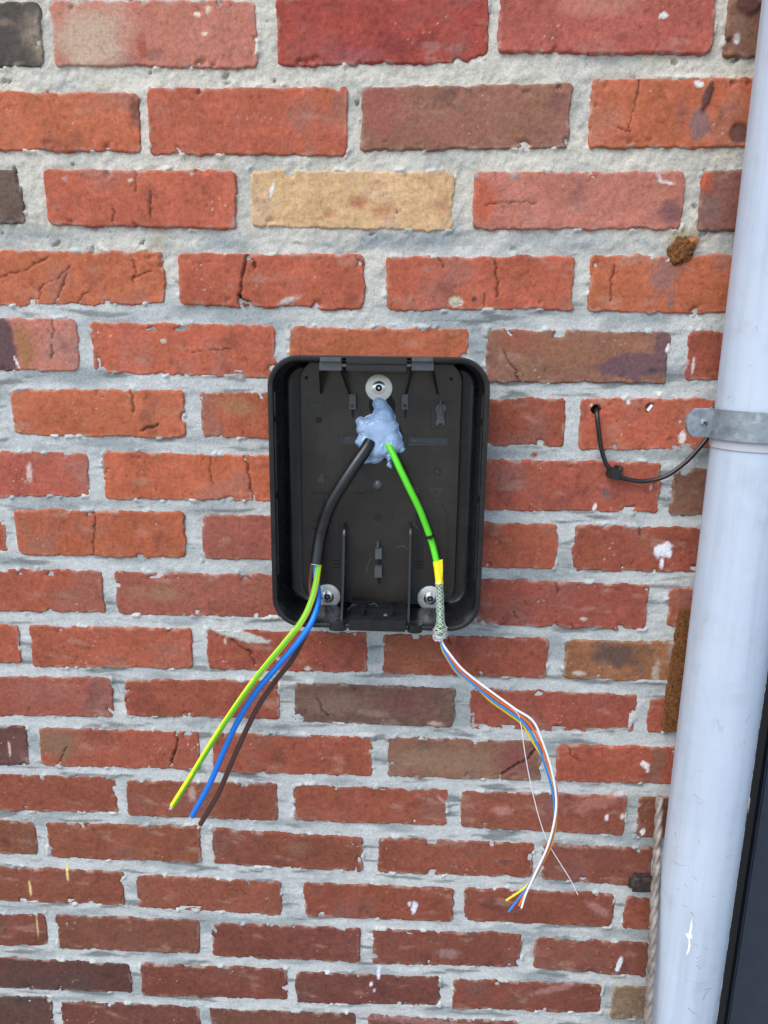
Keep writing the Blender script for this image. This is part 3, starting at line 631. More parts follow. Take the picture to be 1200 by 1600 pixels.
pipe_patch('paint_drip', [(1081, 1434), (1082, 1448), (1080, 1458), (1082, 1463), (1081, 1467), (1078, 1466), (1079, 1478), (1077, 1487), (1073, 1492), (1072, 1491), (1075, 1482), (1076, 1468), (1071, 1459), (1076, 1459), (1078, 1450)], M_WHITE)

def pipe_scuff(pts, w_=.9):
    pts = np.array(pts, float); t = np.gradient(pts, axis=0); t /= np.linalg.norm(t, axis=1)[:, None]; n = np.stack([-t[:, 1], t[:, 0]], -1)
    k = w_*np.linspace(1, .35, len(pts))[:, None]*.5
    pipe_patch('scuff', [tuple(q) for q in np.concatenate([pts+n*k, (pts-n*k)[::-1]])], M_SCUFF, .00015)
M_SCUFF = simple_mat('scuff_grey', (.27, .29, .33), .6)
for c in ([(1053, 1346), (1058, 1350), (1065, 1352), (1072, 1353)], [(1069, 1381), (1074, 1387)], [(1057, 1387), (1062, 1392)], [(1082, 1370), (1086, 1372), (1089, 1378)], [(1079, 1425), (1082, 1430)], [(1080, 1425), (1084, 1431), (1086, 1432)], [(1083, 1443), (1087, 1446)], [(1083, 1476), (1087, 1475), (1090, 1478), (1086, 1480)], [(1101, 1483), (1105, 1481), (1107, 1484), (1104, 1485)],
          [(1088, 1498), (1096, 1494)], [(1089, 1504), (1099, 1498)], [(1090, 1510), (1101, 1502)], [(1092, 1514), (1100, 1508)], [(1088, 1508), (1094, 1515)], [(1135, 1274), (1138, 1276)], [(1092, 1312), (1092, 1318), (1094, 1319)], [(1083, 1241), (1089, 1246), (1096, 1249)], [(1091, 1255), (1100, 1253)], [(1056, 1325), (1062, 1322)], [(1068, 1415), (1074, 1418)], [(1098, 1562), (1104, 1550), (1110, 1545)], [(1075, 1575), (1082, 1582), (1090, 1585)], [(1100, 1546), (1112, 1544)],
          [(1120, 1123), (1123, 1130), (1124, 1145)], [(1165, 1128), (1169, 1122), (1172, 1116)], [(1075, 1059), (1076, 1061)], [(1158, 797), (1159, 799)], [(1180, 510), (1184, 514)], [(1171, 570), (1174, 573)], [(1137, 622), (1141, 618)], [(1100, 970), (1106, 966)], [(1090, 1205), (1099, 1203)], [(1055, 1300), (1056, 1310)], [(1134, 1340), (1142, 1336), (1150, 1338)], [(1112, 1400), (1118, 1401)]):
    pipe_scuff(c)

# pipe bracket: ear on the wall, strap round the pipe, liner below it
br = thing('pipe_bracket', (PX, PY, 1.517), 'galvanised steel strap holding the white downpipe to the wall', 'bracket')
z0, z1 = W(1095, 683, .066)[2], W(1095, 638, .066)[2]
rs, th = PR+.0030, .0024
def half_band(name, y_ear, sgn):
    """half ring round the pipe with a flat ear at each side; sgn -1 is the front half"""
    P2 = [np.array(p) for p in [(PX-rs-.006, y_ear), (PX-rs-.002, y_ear), (PX-rs-.0004, y_ear+sgn*.0015)]+[(PX-rs*math.cos(math.radians(t)), PY+sgn*rs*math.sin(math.radians(t))) for t in range(10, 171, 4)]+[(PX+rs+.0004, y_ear+sgn*.0015), (PX+rs+.002, y_ear), (PX+rs+.006, y_ear)]]
    loops = []
    for i, p in enumerate(P2):
        t = P2[min(i+1, len(P2)-1)]-P2[max(i-1, 0)]; t /= np.linalg.norm(t); q = p+np.array([-t[1], t[0]])*th*(1 if sgn > 0 else -1)
        loops.append([(p[0], p[1], z0), (p[0], p[1], z1), (q[0], q[1], z1), (q[0], q[1], z0)])
    bm = bmesh.new(); loft(bm, loops, True, True); o = bm_obj(name, bm, M_GALV, br, True, 40)
    xe = W(1072, 660, .066)[0]; zm, hz = (z0+z1)/2, (z1-z0)/2
    for side in (1, -1):
        x_tip = xe if side > 0 else 2*PX-xe
        o_ = [(x_tip+side*(.012-.012*math.cos(math.radians(t))), zm-side*hz*math.sin(math.radians(t))) for t in range(-90, 91, 15)]
        x_in = PX-side*(rs+.0045); bm = bmesh.new(); prism(bm, o_+[(x_in, o_[-1][1]), (x_in, o_[0][1])], y_ear+sgn*th*1.02, y_ear, .0006); bm_obj('ear', bm, M_GALV, o)
half_band('strap', PY-.0008, -1); half_band('rear_strap', PY+.0008, 1)
bm = bmesh.new(); lathe(bm, [(0, PY+rs), (.004, PY+rs), (.004, .003), (.009, .003), (.009, -.001)][:3], PX, (z0+z1)/2, 16); bm_obj('stud', bm, M_GALV, br)
bm = bmesh.new()
loft(bm, [ring(PR+.0002, z0-.011), ring(PR+.0016, z0-.0105), ring(PR+.0016, z0-.0005), ring(PR+.0002, z0-.0003)], False); bm_obj('liner', bm, simple_mat('grey_liner', (.42, .44, .48), .5), br)
sx, _, sz = W(1101, 661, .070); ys = PY-.0008-th+.009
bm = bmesh.new(); lathe(bm, [(0, ys-.0118), (.0024, ys-.0116), (.0040, ys-.0106), (.0044, ys-.0094), (.0044, ys-.0088)], sx, sz, 20); scr = bm_obj('screw', bm, M_GALV, br)
bm = bmesh.new()
for a in (.6, .6+math.pi/2):
    c, s = math.cos(a), math.sin(a)
    prism(bm, [(sx+c*u-s*v, sz+s*u+c*v) for u, v in ((-.0028, -.0005), (.0028, -.0005), (.0028, .0005), (-.0028, .0005))], ys-.01195, ys-.0105)
bm_obj('cross_recess', bm, M_DARKHOLE, scr, False)

# ------------------------------------------------------------------ thin black cable from the drilled hole
tc = thing('thin_cable', W(932, 640), 'thin black cable looping from a drilled hole to the bracket', 'cable')
pts = [(932, 637, -.028), (932, 640, -.004), (933, 650, .006), (935, 668, .0085), (939, 698, .0085), (946, 722, .0085), (957, 738, .0085), (972, 747, .0085), (1005, 752, .009), (1038, 745, .010), (1068, 725, .0105), (1090, 703, .0095), (1104, 686, .007), (1110, 678, .003)]
tube('sheath', spline([W(*p) for p in pts]), .0027, M_CABLE, tc, 14)
cp = W(957, 737, .0)
clip = thing('cable_clip', cp, 'small black cable clip pinning the thin cable to the wall', 'clip')
bm = bmesh.new(); bevel_box(bm, cp[0]-.0075, cp[0]+.0065, -.0145, .001, cp[2]-.007, cp[2]+.0055, .0015); bevel_box(bm, cp[0]-.001, cp[0]+.0085, -.011, .001, cp[2]+.002, cp[2]+.0095, .0012)
bmesh.ops.rotate(bm, verts=bm.verts, cent=cp, matrix=Matrix.Rotation(math.radians(14), 3, 'Y')); bm_obj('clip_body', bm, M_CABLE, clip)
bm = bmesh.new(); lathe(bm, [(0, -.0150), (.0022, -.0147), (.0026, -.0138), (.0012, -.0136), (.0012, -.009)], cp[0]+.005, cp[2]+.0055, 14); bm_obj('nail', bm, M_IRON, clip)
pp = W(1015, 637, 0)
bm = bmesh.new(); a = math.radians(33); L = .0043; w_ = .0015
prism(bm, [(pp[0]+.0006+math.sin(a)*u+math.cos(a)*v, pp[2]-.0004+math.cos(a)*u-math.sin(a)*v) for u, v in ((-L, -w_), (L, -w_), (L, w_), (-L, w_))], -.0005, .025, .0003)
tag(bm_obj('wall_plug', bm, M_WHITE, None), 'white plastic wall plug stuck in a drilled hole in a brick', 'wall plug')

# ------------------------------------------------------------------ rusty iron on the wall
def lump(name, c, rad, mat, seed, amp=.28, fr=60):
    bm = bmesh.new(); bmesh.ops.create_icosphere(bm, subdivisions=5, radius=1.0)
    V = np.array([v.co for v in bm.verts])
    n = fbm(V[:, 0]*rad[0]+V[:, 1]*.013, V[:, 2]*rad[2]+V[:, 1]*.017, fr, seed, 4)+.5*fbm(V[:, 0]*rad[0]-V[:, 1]*.01, V[:, 2]*rad[2], fr*4, seed+3, 3)
    for v, k in zip(bm.verts, n):
        s = 1+amp*k; v.co = (c[0]+v.co.x*rad[0]*s, c[1]+v.co.y*rad[1]*s, c[2]+v.co.z*rad[2]*s)
    return bm_obj(name, bm, mat, None, True, 50)
p = W(1064, 392, 0); o = lump('rust_lump', (p[0], .001, p[2]), (.0140, .0048, .0150), M_RUST, 11, .35)
tag(o, 'crumbly orange rust lump in the joint near the pipe top', 'rust lump')
p = W(1083, 377, 0); o = lump('brick_chip', (p[0], .001, p[2]), (.0055, .004, .0045), M_BRICK, 14, .3); set_col(o, np.tile(np.array([[.35, .13, .05]]), (len(o.data.vertices), 1)))
tag(o, 'small orange brick chip in the mortar above the rust lump', 'brick chip')
bm = bmesh.new(); A = [W(*q, .004) for q in ((1063, 952), (1080, 950), (1079, 1000), (1066, 1140), (1036, 1143), (1047, 1050))]
prism(bm, [(q[0], q[2]) for q in A], -.0075, .0015)
bmesh.ops.triangulate(bm, faces=[f for f in bm.faces if len(f.verts) > 4]); bmesh.ops.subdivide_edges(bm, edges=bm.edges, cuts=5, use_grid_fill=True)
bmesh.ops.subdivide_edges(bm, edges=bm.edges, cuts=1, use_grid_fill=True)
V = np.array([v.co for v in bm.verts]); n = fbm(V[:, 0]+V[:, 1], V[:, 2], 90, 41, 4); n2 = fbm(V[:, 0]+V[:, 1], V[:, 2], 140, 47, 3)
for v, k, k2 in zip(bm.verts, n, n2): v.co.x += .0022*k2; v.co.y -= .0005*k
tag(bm_obj('rusty_strip', bm, M_RUST, None, True, 60), 'flat rusty iron strip on the wall beside the downpipe', 'iron strip')
p = W(1000, 1377, 0); bm = bmesh.new(); bevel_box(bm, p[0]-.016, p[0]+.018, -.012, .01, p[2]-.013, p[2]+.014, .006, 3)
bmesh.ops.subdivide_edges(bm, edges=bm.edges, cuts=2, use_grid_fill=True)
V = np.array([v.co for v in bm.verts]); n = fbm(V[:, 0]+V[:, 1], V[:, 2]-V[:, 1], 90, 61, 4)
for v, k in zip(bm.verts, n): v.co.y -= .0035*k; v.co.x += .0015*k; v.co.z += .002*k
tag(bm_obj('iron_stub', bm, M_IRON, None, True, 50), 'dark iron stub in the wall low down beside the twisted rod', 'iron stub')
# twisted rod
tr_ = spline([W(1031, 1243, .022), W(1027, 1320, .044), W(1022, 1420, .070), W(1018, 1500, .083), W(1012, 1602, .091), W(1003, 1740, .096), W(985, 2400, .10)], .0012)
T, N, Bn = frames(tr_); s = np.concatenate([[0], np.cumsum(np.linalg.norm(np.diff(tr_, axis=0), axis=1))]); sg = 24
ang = np.linspace(0, 2*math.pi, sg, endpoint=False); ph = s/.021*2*math.pi/3*1.0
rad = .0047*(1+.20*np.cos(3*(ang[None, :]-ph[:, None])))*np.clip(s/.004+.35, .35, 1)[:, None]
V = (tr_[:, None]+rad[..., None]*(np.cos(ang)[None, :, None]*N[:, None]+np.sin(ang)[None, :, None]*Bn[:, None])).reshape(-1, 3)
m = len(tr_); i, j = np.meshgrid(np.arange(m-1), np.arange(sg), indexing='ij'); j2 = (j+1) % sg
F = np.stack([i*sg+j, i*sg+j2, (i+1)*sg+j2, (i+1)*sg+j], -1).reshape(-1, 4)
tag(mesh_obj('twisted_rod', V, F, M_ROD, None), 'twisted grey steel rod standing against the white downpipe', 'rod')

# ------------------------------------------------------------------ charger back box
DR = .070                                        # rim stands this far off the wall
xl, xr = W(421, 770, DR)[0], W(759, 770, DR)[0]; zt, zb = W(590, 556, DR)[2], W(590, 984, DR)[2]
xc = (xl+xr)/2
box = thing('charger_box', (xc, 0, zb), 'open black plastic back box of a charger on the brick wall', 'charger box')
def rl(inset, y, r): return [(x, y, z) for x, z in rrect(xl+inset, xr-inset, zb+inset, zt-inset, max(r-inset, .004), 14)]
R0 = .036
bm = bmesh.new()
loft(bm, [rl(.0035, -.0005, R0), rl(.0015, -.030, R0), rl(.0002, -.0685, R0), rl(.0008, -.0699, R0), rl(.0018, -DR, R0), rl(.0052, -DR, R0), rl(.0060, -.0695, R0), rl(.0066, -.066, R0),
          rl(.0078, -.050, R0), rl(.0092, -.016, R0), rl(.0105, -.0085, R0), rl(.0135, -.0050, R0), rl(.0160, -.0042, R0)], True, True)
bm_obj('shell', bm, M_SHELL, box, True, 40)
# thin lip strips inside the side walls
for sx_, x_in in ((1, xl+.0062), (-1, xr-.0062)):
    for za, zbb in ((W(425, 612, DR)[2], W(425, 650, DR)[2]), (W(425, 660, DR)[2], W(425, 770, DR)[2]), (W(425, 780, DR)[2], W(425, 900, DR)[2])):
        bm = bmesh.new(); bevel_box(bm, min(x_in, x_in+sx_*.0022), max(x_in, x_in+sx_*.0022), -.0665, -.055, zbb, za, .0006); bm_obj('lip', bm, M_SHELL, box)
# raised back panel
PD = .0125
pl, pr_ = W(471, 770, PD)[0], W(716, 770, PD)[0]; pt, pb = W(590, 562, PD)[2], zb+.012
bm = bmesh.new()
po = rrect(pl, pr_, pb, pt, .026, 12)
loft(bm, [[(x, -.0040, z) for x, z in po], [(x, -PD+.0008, z) for x, z in po], [(x, -PD, z) for x, z in rrect(pl+.0008, pr_-.0008, pb+.0008, pt-.0008, .0254, 12)]], True, True)
panel = bm_obj('back_panel', bm, M_PANEL, box, True, 40)
YP = -PD
def pbox(name, px0, px1, py0, py1, h, mat, parent=None, b=.0005, base=0.0):
    """a raised block on the panel, outline given in photo pixels at its front"""
    bm = bmesh.new(); a = W(px0, py1, PD+h); c = W(px1, py0, PD+h)
    bevel_box(bm, a[0], c[0], YP-h, YP+.0005-base, a[2], c[2], b); return bm_obj(name, bm, mat, parent or box)
def pring(name, px, py, r, w_, h, mat, parent=None):
    p = W(px, py, PD); bm = bmesh.new()
    lathe(bm, [(r-w_, YP+.0002), (r-w_, YP-h), (r, YP-h), (r, YP+.0002)], p[0], p[2], 28); return bm_obj(name, bm, mat, parent or panel)
def pdisc(name, px, py, r, h, mat, parent=None, dome=0.0):
    p = W(px, py, PD); bm = bmesh.new()
    prof = [(0, YP-h-dome), (r*.5, YP-h-dome*.75), (r*.85, YP-h-dome*.3), (r, YP-h), (r, YP+.0003)]
    lathe(bm, prof, p[0], p[2], 28); return bm_obj(name, bm, mat, parent or panel)
def pline(name, pts, w_, h, mat, parent=None, closed=False):
    """thin raised line on the panel through pixel points"""
    P = [W(x, y, PD) for x, y in pts]
    if closed: P = P+[P[0]]
    bm = bmesh.new()
    for a, c in zip(P, P[1:]):
        d = np.array([c[0]-a[0], c[2]-a[2]]); L = np.linalg.norm(d); d /= L; n = np.array([-d[1], d[0]])*w_/2; e = d*w_*.3
        prism(bm, [(a[0]-e[0]+n[0], a[2]-e[1]+n[1]), (a[0]-e[0]-n[0], a[2]-e[1]-n[1]), (c[0]+e[0]-n[0], c[2]+e[1]-n[1]), (c[0]+e[0]+n[0], c[2]+e[1]+n[1])], YP-h, YP+.0003)
    return bm_obj(name, bm, mat, parent or panel, False)
for px, py in ((479, 590), (705, 592)):
    r1 = pring('screw_boss', px, py, .0030, .0010, .0006, M_PANEL, box); pdisc('hole', px, py, .0020, .0002, M_DARKHOLE, r1)
pring('ejector_mark', 491, 573, .0037, .0003, .0002, M_PANEL); pring('ejector_mark', 692, 577, .0037, .0003, .0002, M_PANEL)
pring('ejector_mark', 490, 687, .0052, .0005, .0004, M_PANEL); pdisc('ejector_mark', 591, 808, .0050, .0003, M_SHELL)
pdisc('dome_stud', 590, 758, .0062, .0012, M_GREYABS, box, .0030)
ds = pdisc('date_wheel', 683, 737, .0055, .0002, M_SHELL)
for k in range(6):
    a = k*math.pi/3+.3; pline('spoke', [(683, 737), (683+5*math.cos(a), 737+5*math.sin(a))], .0005, .0005, M_GREYABS, ds)
# keyhole pattern, left: raised outlines
pline('knockout_outline', [(481, 625), (514, 625), (514, 666), (481, 666)], .0007, .0006, M_PANEL, box, True)
pline('knockout_outline', [(488, 629), (506, 629), (509, 634), (506, 640), (503, 641), (503, 661), (492, 661), (492, 641), (488, 640), (485, 634)], .0005, .0005, M_SHELL, box, True)
pbox('knockout_slot', 494, 502, 652, 660, .0003, M_DARKHOLE, None, 0)
pline('knockout_spike', [(495, 659), (498, 655), (501, 654)], .0010, .0008, M_PANEL, box)
# keyhole insert, right
fr = pbox('insert_recess', 674, 703, 626, 669, .0002, simple_mat('recess_brown', (.028, .021, .018), .55), None, 0)
pline('recess_edge', [(673, 625), (704, 625), (704, 670), (673, 670)], .0008, .0012, M_PANEL, fr, True)
bm = bmesh.new(); key = [(681, 636), (684, 632), (690, 631), (696, 633), (698, 638), (695, 643), (693, 644), (693, 655), (695, 656), (695, 665), (692, 665), (692, 661), (685, 661), (685, 665), (681, 665), (681, 656), (683, 655), (683, 644), (680, 641)]
prism(bm, [tuple(W(x, y, PD+.002)[[0, 2]]) for x, y in key], YP-.0028, YP+.0003, .0003); ins = bm_obj('keyhole_insert', bm, M_GREYABS, box)
bm = bmesh.new(); a = W(688.2, 650, PD+.004)
bevel_box(bm, a[0]-.0011, a[0]+.0011, YP-.0075, YP+.0002, a[2]+.002, a[2]+.012, .0003); bm_obj('insert_pin', bm, M_GREYABS, ins)
bm = bmesh.new(); a = W(688.2, 630, PD+.004); bevel_box(bm, a[0]-.0009, a[0]+.0009, YP-.0055, YP+.0002, a[2]-.002, a[2]+.004, .0003); bm_obj('insert_pin', bm, M_GREYABS, ins)
# clip posts under the hinge
for px in (550.5, 632.5):
    c1 = pbox('clip_post', px-5, px+5.5, 616, 640, .0115, M_GREYABS, None, .0006)
    pbox('post_slot', px-1, px+3, 640, 653, .0002, M_DARKHOLE, c1, 0); a = W(px, 634, PD+.0117)
    bm = bmesh.new(); lathe(bm, [(0, YP-.0119), (.0020, YP-.0119), (.0022, YP-.0112)], a[0], a[2], 16); bm_obj('post_pin', bm, M_SHELL, c1)
# hinge: two brackets, bar and gussets
for (x0, x1, s_) in ((499, 534, 1), (643, 678, -1)):
    bm = bmesh.new(); a = W(x0, 579, DR-.002); c = W(x1, 566, DR-.002)
    bevel_box(bm, a[0], c[0], -(DR-.002), -.020, a[2], c[2]+.001, .0006); hb = bm_obj('hinge_bracket', bm, M_GREYABS, box)
    a = W(x0+1, 565, DR+.0015); c = W(x1-1, 558, DR+.0015); bm = bmesh.new(); bevel_box(bm, a[0], c[0], -(DR+.0018), -.030, a[2], c[2], .0005); bm_obj('bracket_cap', bm, M_GREYABS, hb)
    for y_ in (561, 571):
        a = W(x1 if s_ > 0 else x0-8, y_+2.2, DR); c = W(x1+8 if s_ > 0 else x0, y_-2.2, DR); bm = bmesh.new(); bevel_box(bm, a[0], c[0], -DR, -.058, a[2], c[2], .0005); bm_obj('hinge_pin', bm, M_GREYABS, hb)
a = W(541, 580, DR); c = W(636, 559.5, DR); bm = bmesh.new(); bevel_box(bm, a[0], c[0], -(DR+.003), -.050, (a[2]+c[2])/2+.0006, c[2], .0012); bevel_box(bm, a[0], c[0], -(DR+.0018), -.050, a[2], (a[2]+c[2])/2, .0012); bm_obj('hinge_bar', bm, M_SHELL, box)
def gusset(px, py_top, py_bot, lean=0):
    """triangular web standing off the panel below the hinge, deepest at the top"""
    A = W(px, py_top, .055); Bq = W(px+lean, py_bot, PD+.001); t = .0011
    bm = bmesh.new(); P = [(A[0], -.058, A[2]+.002), (A[0], YP+.001, A[2]+.002), (Bq[0], YP+.001, Bq[2]), (Bq[0], YP-.004, Bq[2]), (A[0], -.058, A[2]-.004)]
    u = [bm.verts.new((p[0]-t, p[1], p[2])) for p in P]; v = [bm.verts.new((p[0]+t, p[1], p[2])) for p in P]
    bm.faces.new(u); bm.faces.new(v[::-1])
    for i in range(5): bm.faces.new([u[i], v[i], v[(i+1) % 5], u[(i+1) % 5]])
    bm_obj('gusset', bm, M_SHELL, box, False)
gusset(500, 574, 615, 2); gusset(533, 574, 617, 14); gusset(644, 574, 617, -10); gusset(676, 574, 616, 8)
# plates with lettering
def text(body, px, py, size, mat, parent, h=.0005, rot=0):
    c = bpy.data.curves.new('lettering', 'FONT'); c.body = body; c.size = size; c.extrude = h; c.align_x = 'CENTER'; c.align_y = 'CENTER'; c.resolution_u = 3
    c.materials.append(mat); o = bpy.data.objects.new('lettering', c); COL.objects.link(o); o.parent = parent
    off = np.zeros(3); p = parent
    while p is not None: off = off+np.array(p.location); p = p.parent
    q = W(px, py, PD+.0003)
    bpy.context.view_layer.update(); me = bpy.data.meshes.new_from_object(o); bpy.data.objects.remove(o)
    me.transform(Matrix.Translation(tuple(q-off)) @ Matrix.Rotation(math.radians(90), 4, 'X')); me.name = 'lettering'
    o = bpy.data.objects.new('lettering', me); COL.objects.link(o); o.parent = parent; return o
M_LET = simple_mat('raised_lettering', (.075, .085, .10), .4); M_LETD = simple_mat('engraved_lettering', (.012, .011, .010), .5); M_PLATE = simple_mat('plate_navy_black', (.016, .020, .026), .45)
pn = pbox('number_plate', 638, 700, 683, 695, .0003, M_PLATE, None, .0001); pline('plate_edge', [(638, 695), (699, 695), (700, 685)], .0006, .0007, M_GREYABS, pn)
text('9479152ZZ/7B', 669, 689.3, .0068, M_LET, pn)
pn = pbox('number_plate', 532, 572, 682, 693, .0003, M_PLATE, None, .0001); pline('plate_edge', [(533, 682), (533, 693), (560, 693)], .0005, .0006, M_GREYABS, pn); text('PC/', 546, 687.6, .0075, M_LET, pn)
text('2.5-10mm\u00b2', 502, 770, .0060, M_LETD, panel); text('16mm\u00b2', 562, 770, .0060, M_LETD, panel)
bm = bmesh.new(); bolt = [(502, 741), (506, 741), (503, 748), (507, 747), (503, 761), (503, 752), (496, 753)]
prism(bm, [tuple(W(x, y, PD)[[0, 2]]) for x, y in bolt], YP-.0005, YP+.0003); bm_obj('bolt_symbol', bm, simple_mat('symbol_grey', (.045, .043, .038), .45), panel, False)
pline('cable_symbol', [(671, 764), (691, 764)], .0006, .0005, M_GREYABS); pline('cable_symbol', [(671, 768), (677, 768), (677, 773), (680, 775), (684, 775), (686, 773), (686, 768), (691, 768)], .0006, .0005, M_GREYABS)
pline('cable_symbol', [(643, 763), (655, 763)], .0006, .0005, M_GREYABS); pline('cable_symbol', [(648, 767), (655, 767)], .0006, .0005, M_GREYABS)
# raised cable lanes
def lane(pts, h=.0014, mat=M_PANEL):
    bm = bmesh.new(); prism(bm, [tuple(W(x, y, PD)[[0, 2]]) for x, y in pts], YP-h, YP+.0003, .0003); bm_obj('cable_lane', bm, mat, panel)
lane([(493, 775), (508, 775), (497, 805), (495, 900), (484, 900), (484, 806)]); lane([(674, 779), (687, 779), (699, 806), (697, 935), (704, 935), (704, 802), (699, 790)][:4]+[(688, 935), (686, 808)])
lane([(519, 800), (530, 800), (530, 890), (520, 890)], .0008)
lane([(649, 800), (661, 800), (661, 888), (650, 888)], .0008, M_SHELL)
for y_ in (876, 881, 886): pline('lane_groove', [(521, y_), (532, y_)], .0006, .0008, M_SHELL); pline('lane_groove', [(648, y_+1), (660, y_+1)], .0006, .0008, M_SHELL)
# two long ribs
for px, sgn in ((537.5, 1), (641.5, -1)):
    A = W(px, 826, PD+.018); zlow = zb+.004; x_ = A[0]; t = .0014
    bm = bmesh.new(); prof = [(YP+.001, A[2]+.0035), (YP-.008, A[2]+.003), (YP-.015, A[2]-.001), (YP-.020, A[2]-.009), (YP-.022, A[2]-.020), (-.045, zb+.045), (-.060, zb+.012), (-.064, zlow), (YP+.001, zlow)]
    u = [bm.verts.new((x_-t, y, z)) for y, z in prof]; v = [bm.verts.new((x_+t, y, z)) for y, z in prof]; n = len(prof)
    bm.faces.new(u); bm.faces.new(v[::-1]); ed = []
    for i in range(n): bm.faces.new([u[i], v[i], v[(i+1) % n], u[(i+1) % n]])
    bmesh.ops.bevel(bm, geom=[e for e in bm.edges if abs(e.verts[0].co.x-e.verts[1].co.x) < 1e-6], offset=.0004, segments=2, affect='EDGES'); bm_obj('rib', bm, M_SHELL, box)
# centre clips
cc = pbox('centre_clip', 586, 597, 858, 874, .010, M_GREYABS, None, .0006); pbox('clip_slot', 590, 596, 874, 885, .0003, M_DARKHOLE, cc, 0)
bm = bmesh.new(); a = W(590, 852, PD+.009); bevel_box(bm, a[0]-.0011, a[0]+.0016, YP-.0085, YP, a[2]-.004, a[2]+.004, .0004); bm_obj('clip_tip', bm, M_GREYABS, cc)
cc = pbox('centre_clip', 585, 597, 886, 903, .010, M_GREYABS, None, .0006); pbox('clip_slot', 590, 595, 903, 913, .0003, M_DARKHOLE, cc, 0)
# bottom latch
a = W(545, 985, DR+.004); c = W(634, 969, DR+.004); bm = bmesh.new(); bevel_box(bm, a[0], c[0], -(DR+.005), -.062, a[2], c[2], .001); lt = bm_obj('latch_bar', bm, M_SHELL, box)
zf = a[2]; bm = bmesh.new(); bevel_box(bm, a[0]+.001, c[0]-.001, -.0625, -.020, zb+.004, zb+.0085, .0005); bm_obj('latch_floor', bm, M_SHELL, lt)
bm = bmesh.new(); bevel_box(bm, a[0]-.002, c[0]+.001, -.0235, -.0205, zb+.008, zb+.0185, .0006); bm_obj('latch_wall', bm, M_SHELL, lt)
for xx in (W(568, 960, .05)[0], W(612, 960, .05)[0]):
    bm = bmesh.new(); bevel_box(bm, xx-.0016, xx+.0016, -.062, -.034, zb+.008, zb+.0185, .0007); bm_obj('latch_rib', bm, M_SHELL, lt)
p = W(603, 965, .05); bm = bmesh.new(); bmesh.ops.create_uvsphere(bm, u_segments=16, v_segments=10, radius=.0036, matrix=Matrix.Translation((p[0], -.052, zb+.0105))); bm_obj('latch_screw', bm, M_GREYABS, lt)
for px0, px1 in ((513, 541), (636, 660)):
    a = W(px0, 984, DR+.003); c = W(px1, 977, DR+.003); bm = bmesh.new()
    L_, xm = c[0]-a[0], (a[0]+c[0])/2
    prof = [(a[0], -.050), (a[0], -.066)]+[(xm-L_/2*math.cos(math.radians(t)), -.066-.008*math.sin(math.radians(t))) for t in range(15, 180, 15)]+[(c[0], -.066), (c[0], -.050)]
    lo_, hi_ = [bm.verts.new((x, y, zb-.002)) for x, y in prof], [bm.verts.new((x, y, zb+.0075)) for x, y in prof]; n = len(prof)
    bm.faces.new(lo_); bm.faces.new(hi_[::-1])
    for i in range(n): bm.faces.new([lo_[i], hi_[i], hi_[(i+1) % n], lo_[(i+1) % n]])
    tb = bm_obj('latch_tab', bm, M_SHELL, box)
    bm = bmesh.new(); vs_ = [bm.verts.new((xm+.003*math.cos(t*math.pi/8), -.062+.0028*math.sin(t*math.pi/8), zb+.0078)) for t in range(16)]; bm.faces.new(vs_); bm_obj('tab_hole', bm, M_DARKHOLE, tb)
# fixings: big washers with star-drive screws
for i, (px, py) in enumerate(((592, 606), (512, 932), (672, 935))):
    p = W(px, py, PD+.002); bm = bmesh.new()
    lathe(bm, [(.0042, YP+.0002), (.0042, YP-.0018), (.0048, YP-.0023), (.0152, YP-.0023), (.0160, YP-.0019), (.0160, YP+.0002)], p[0], p[2], 48); ws = bm_obj('washer', bm, M_STEEL, box)
    bm = bmesh.new(); lathe(bm, [(.0036, YP-.0042), (.0040, YP-.0048), (.0060, YP-.0046), (.0080, YP-.0036), (.0082, YP-.0022)], p[0], p[2], 36); sc_ = bm_obj('screw_head', bm, M_STEELB, ws)
    bm = bmesh.new(); st = []
    for k in range(24):
        a = k*math.pi/12; rr = .0037+.0005*math.cos(6*a); st.append((p[0]+rr*math.cos(a), p[2]+rr*math.sin(a)))
    loft(bm, [[(x, YP-.0045, z) for x, z in st], [(p[0]+(x-p[0])*.85, YP-.0028, p[2]+(z-p[2])*.85) for x, z in st]], True); bm_obj('star_socket', bm, M_IRON, sc_, False)
    bm = bmesh.new(); lathe(bm, [(0, YP-.0040), (.0012, YP-.0040), (.0014, YP-.0026)], p[0], p[2], 12); bm_obj('socket_pin', bm, M_STEELB, sc_)
# loose swarf threads lying on the panel
for k, pts in enumerate(([(526, 913), (533, 917), (537, 925)], [(543, 953), (550, 946), (556, 945)], [(577, 945), (585, 943), (591, 948)], [(620, 855), (630, 853), (638, 860)], [(640, 817), (648, 820), (652, 826)], [(572, 895), (576, 880), (580, 872)], [(618, 968), (625, 963), (633, 964)], [(650, 967), (655, 968), (660, 967)])):
    o = tube('swarf_thread', spline([W(x, y, PD+.0012 if y < 940 else .045) for x, y in pts], .0015), .00010, M_SCUFF, box, 5)

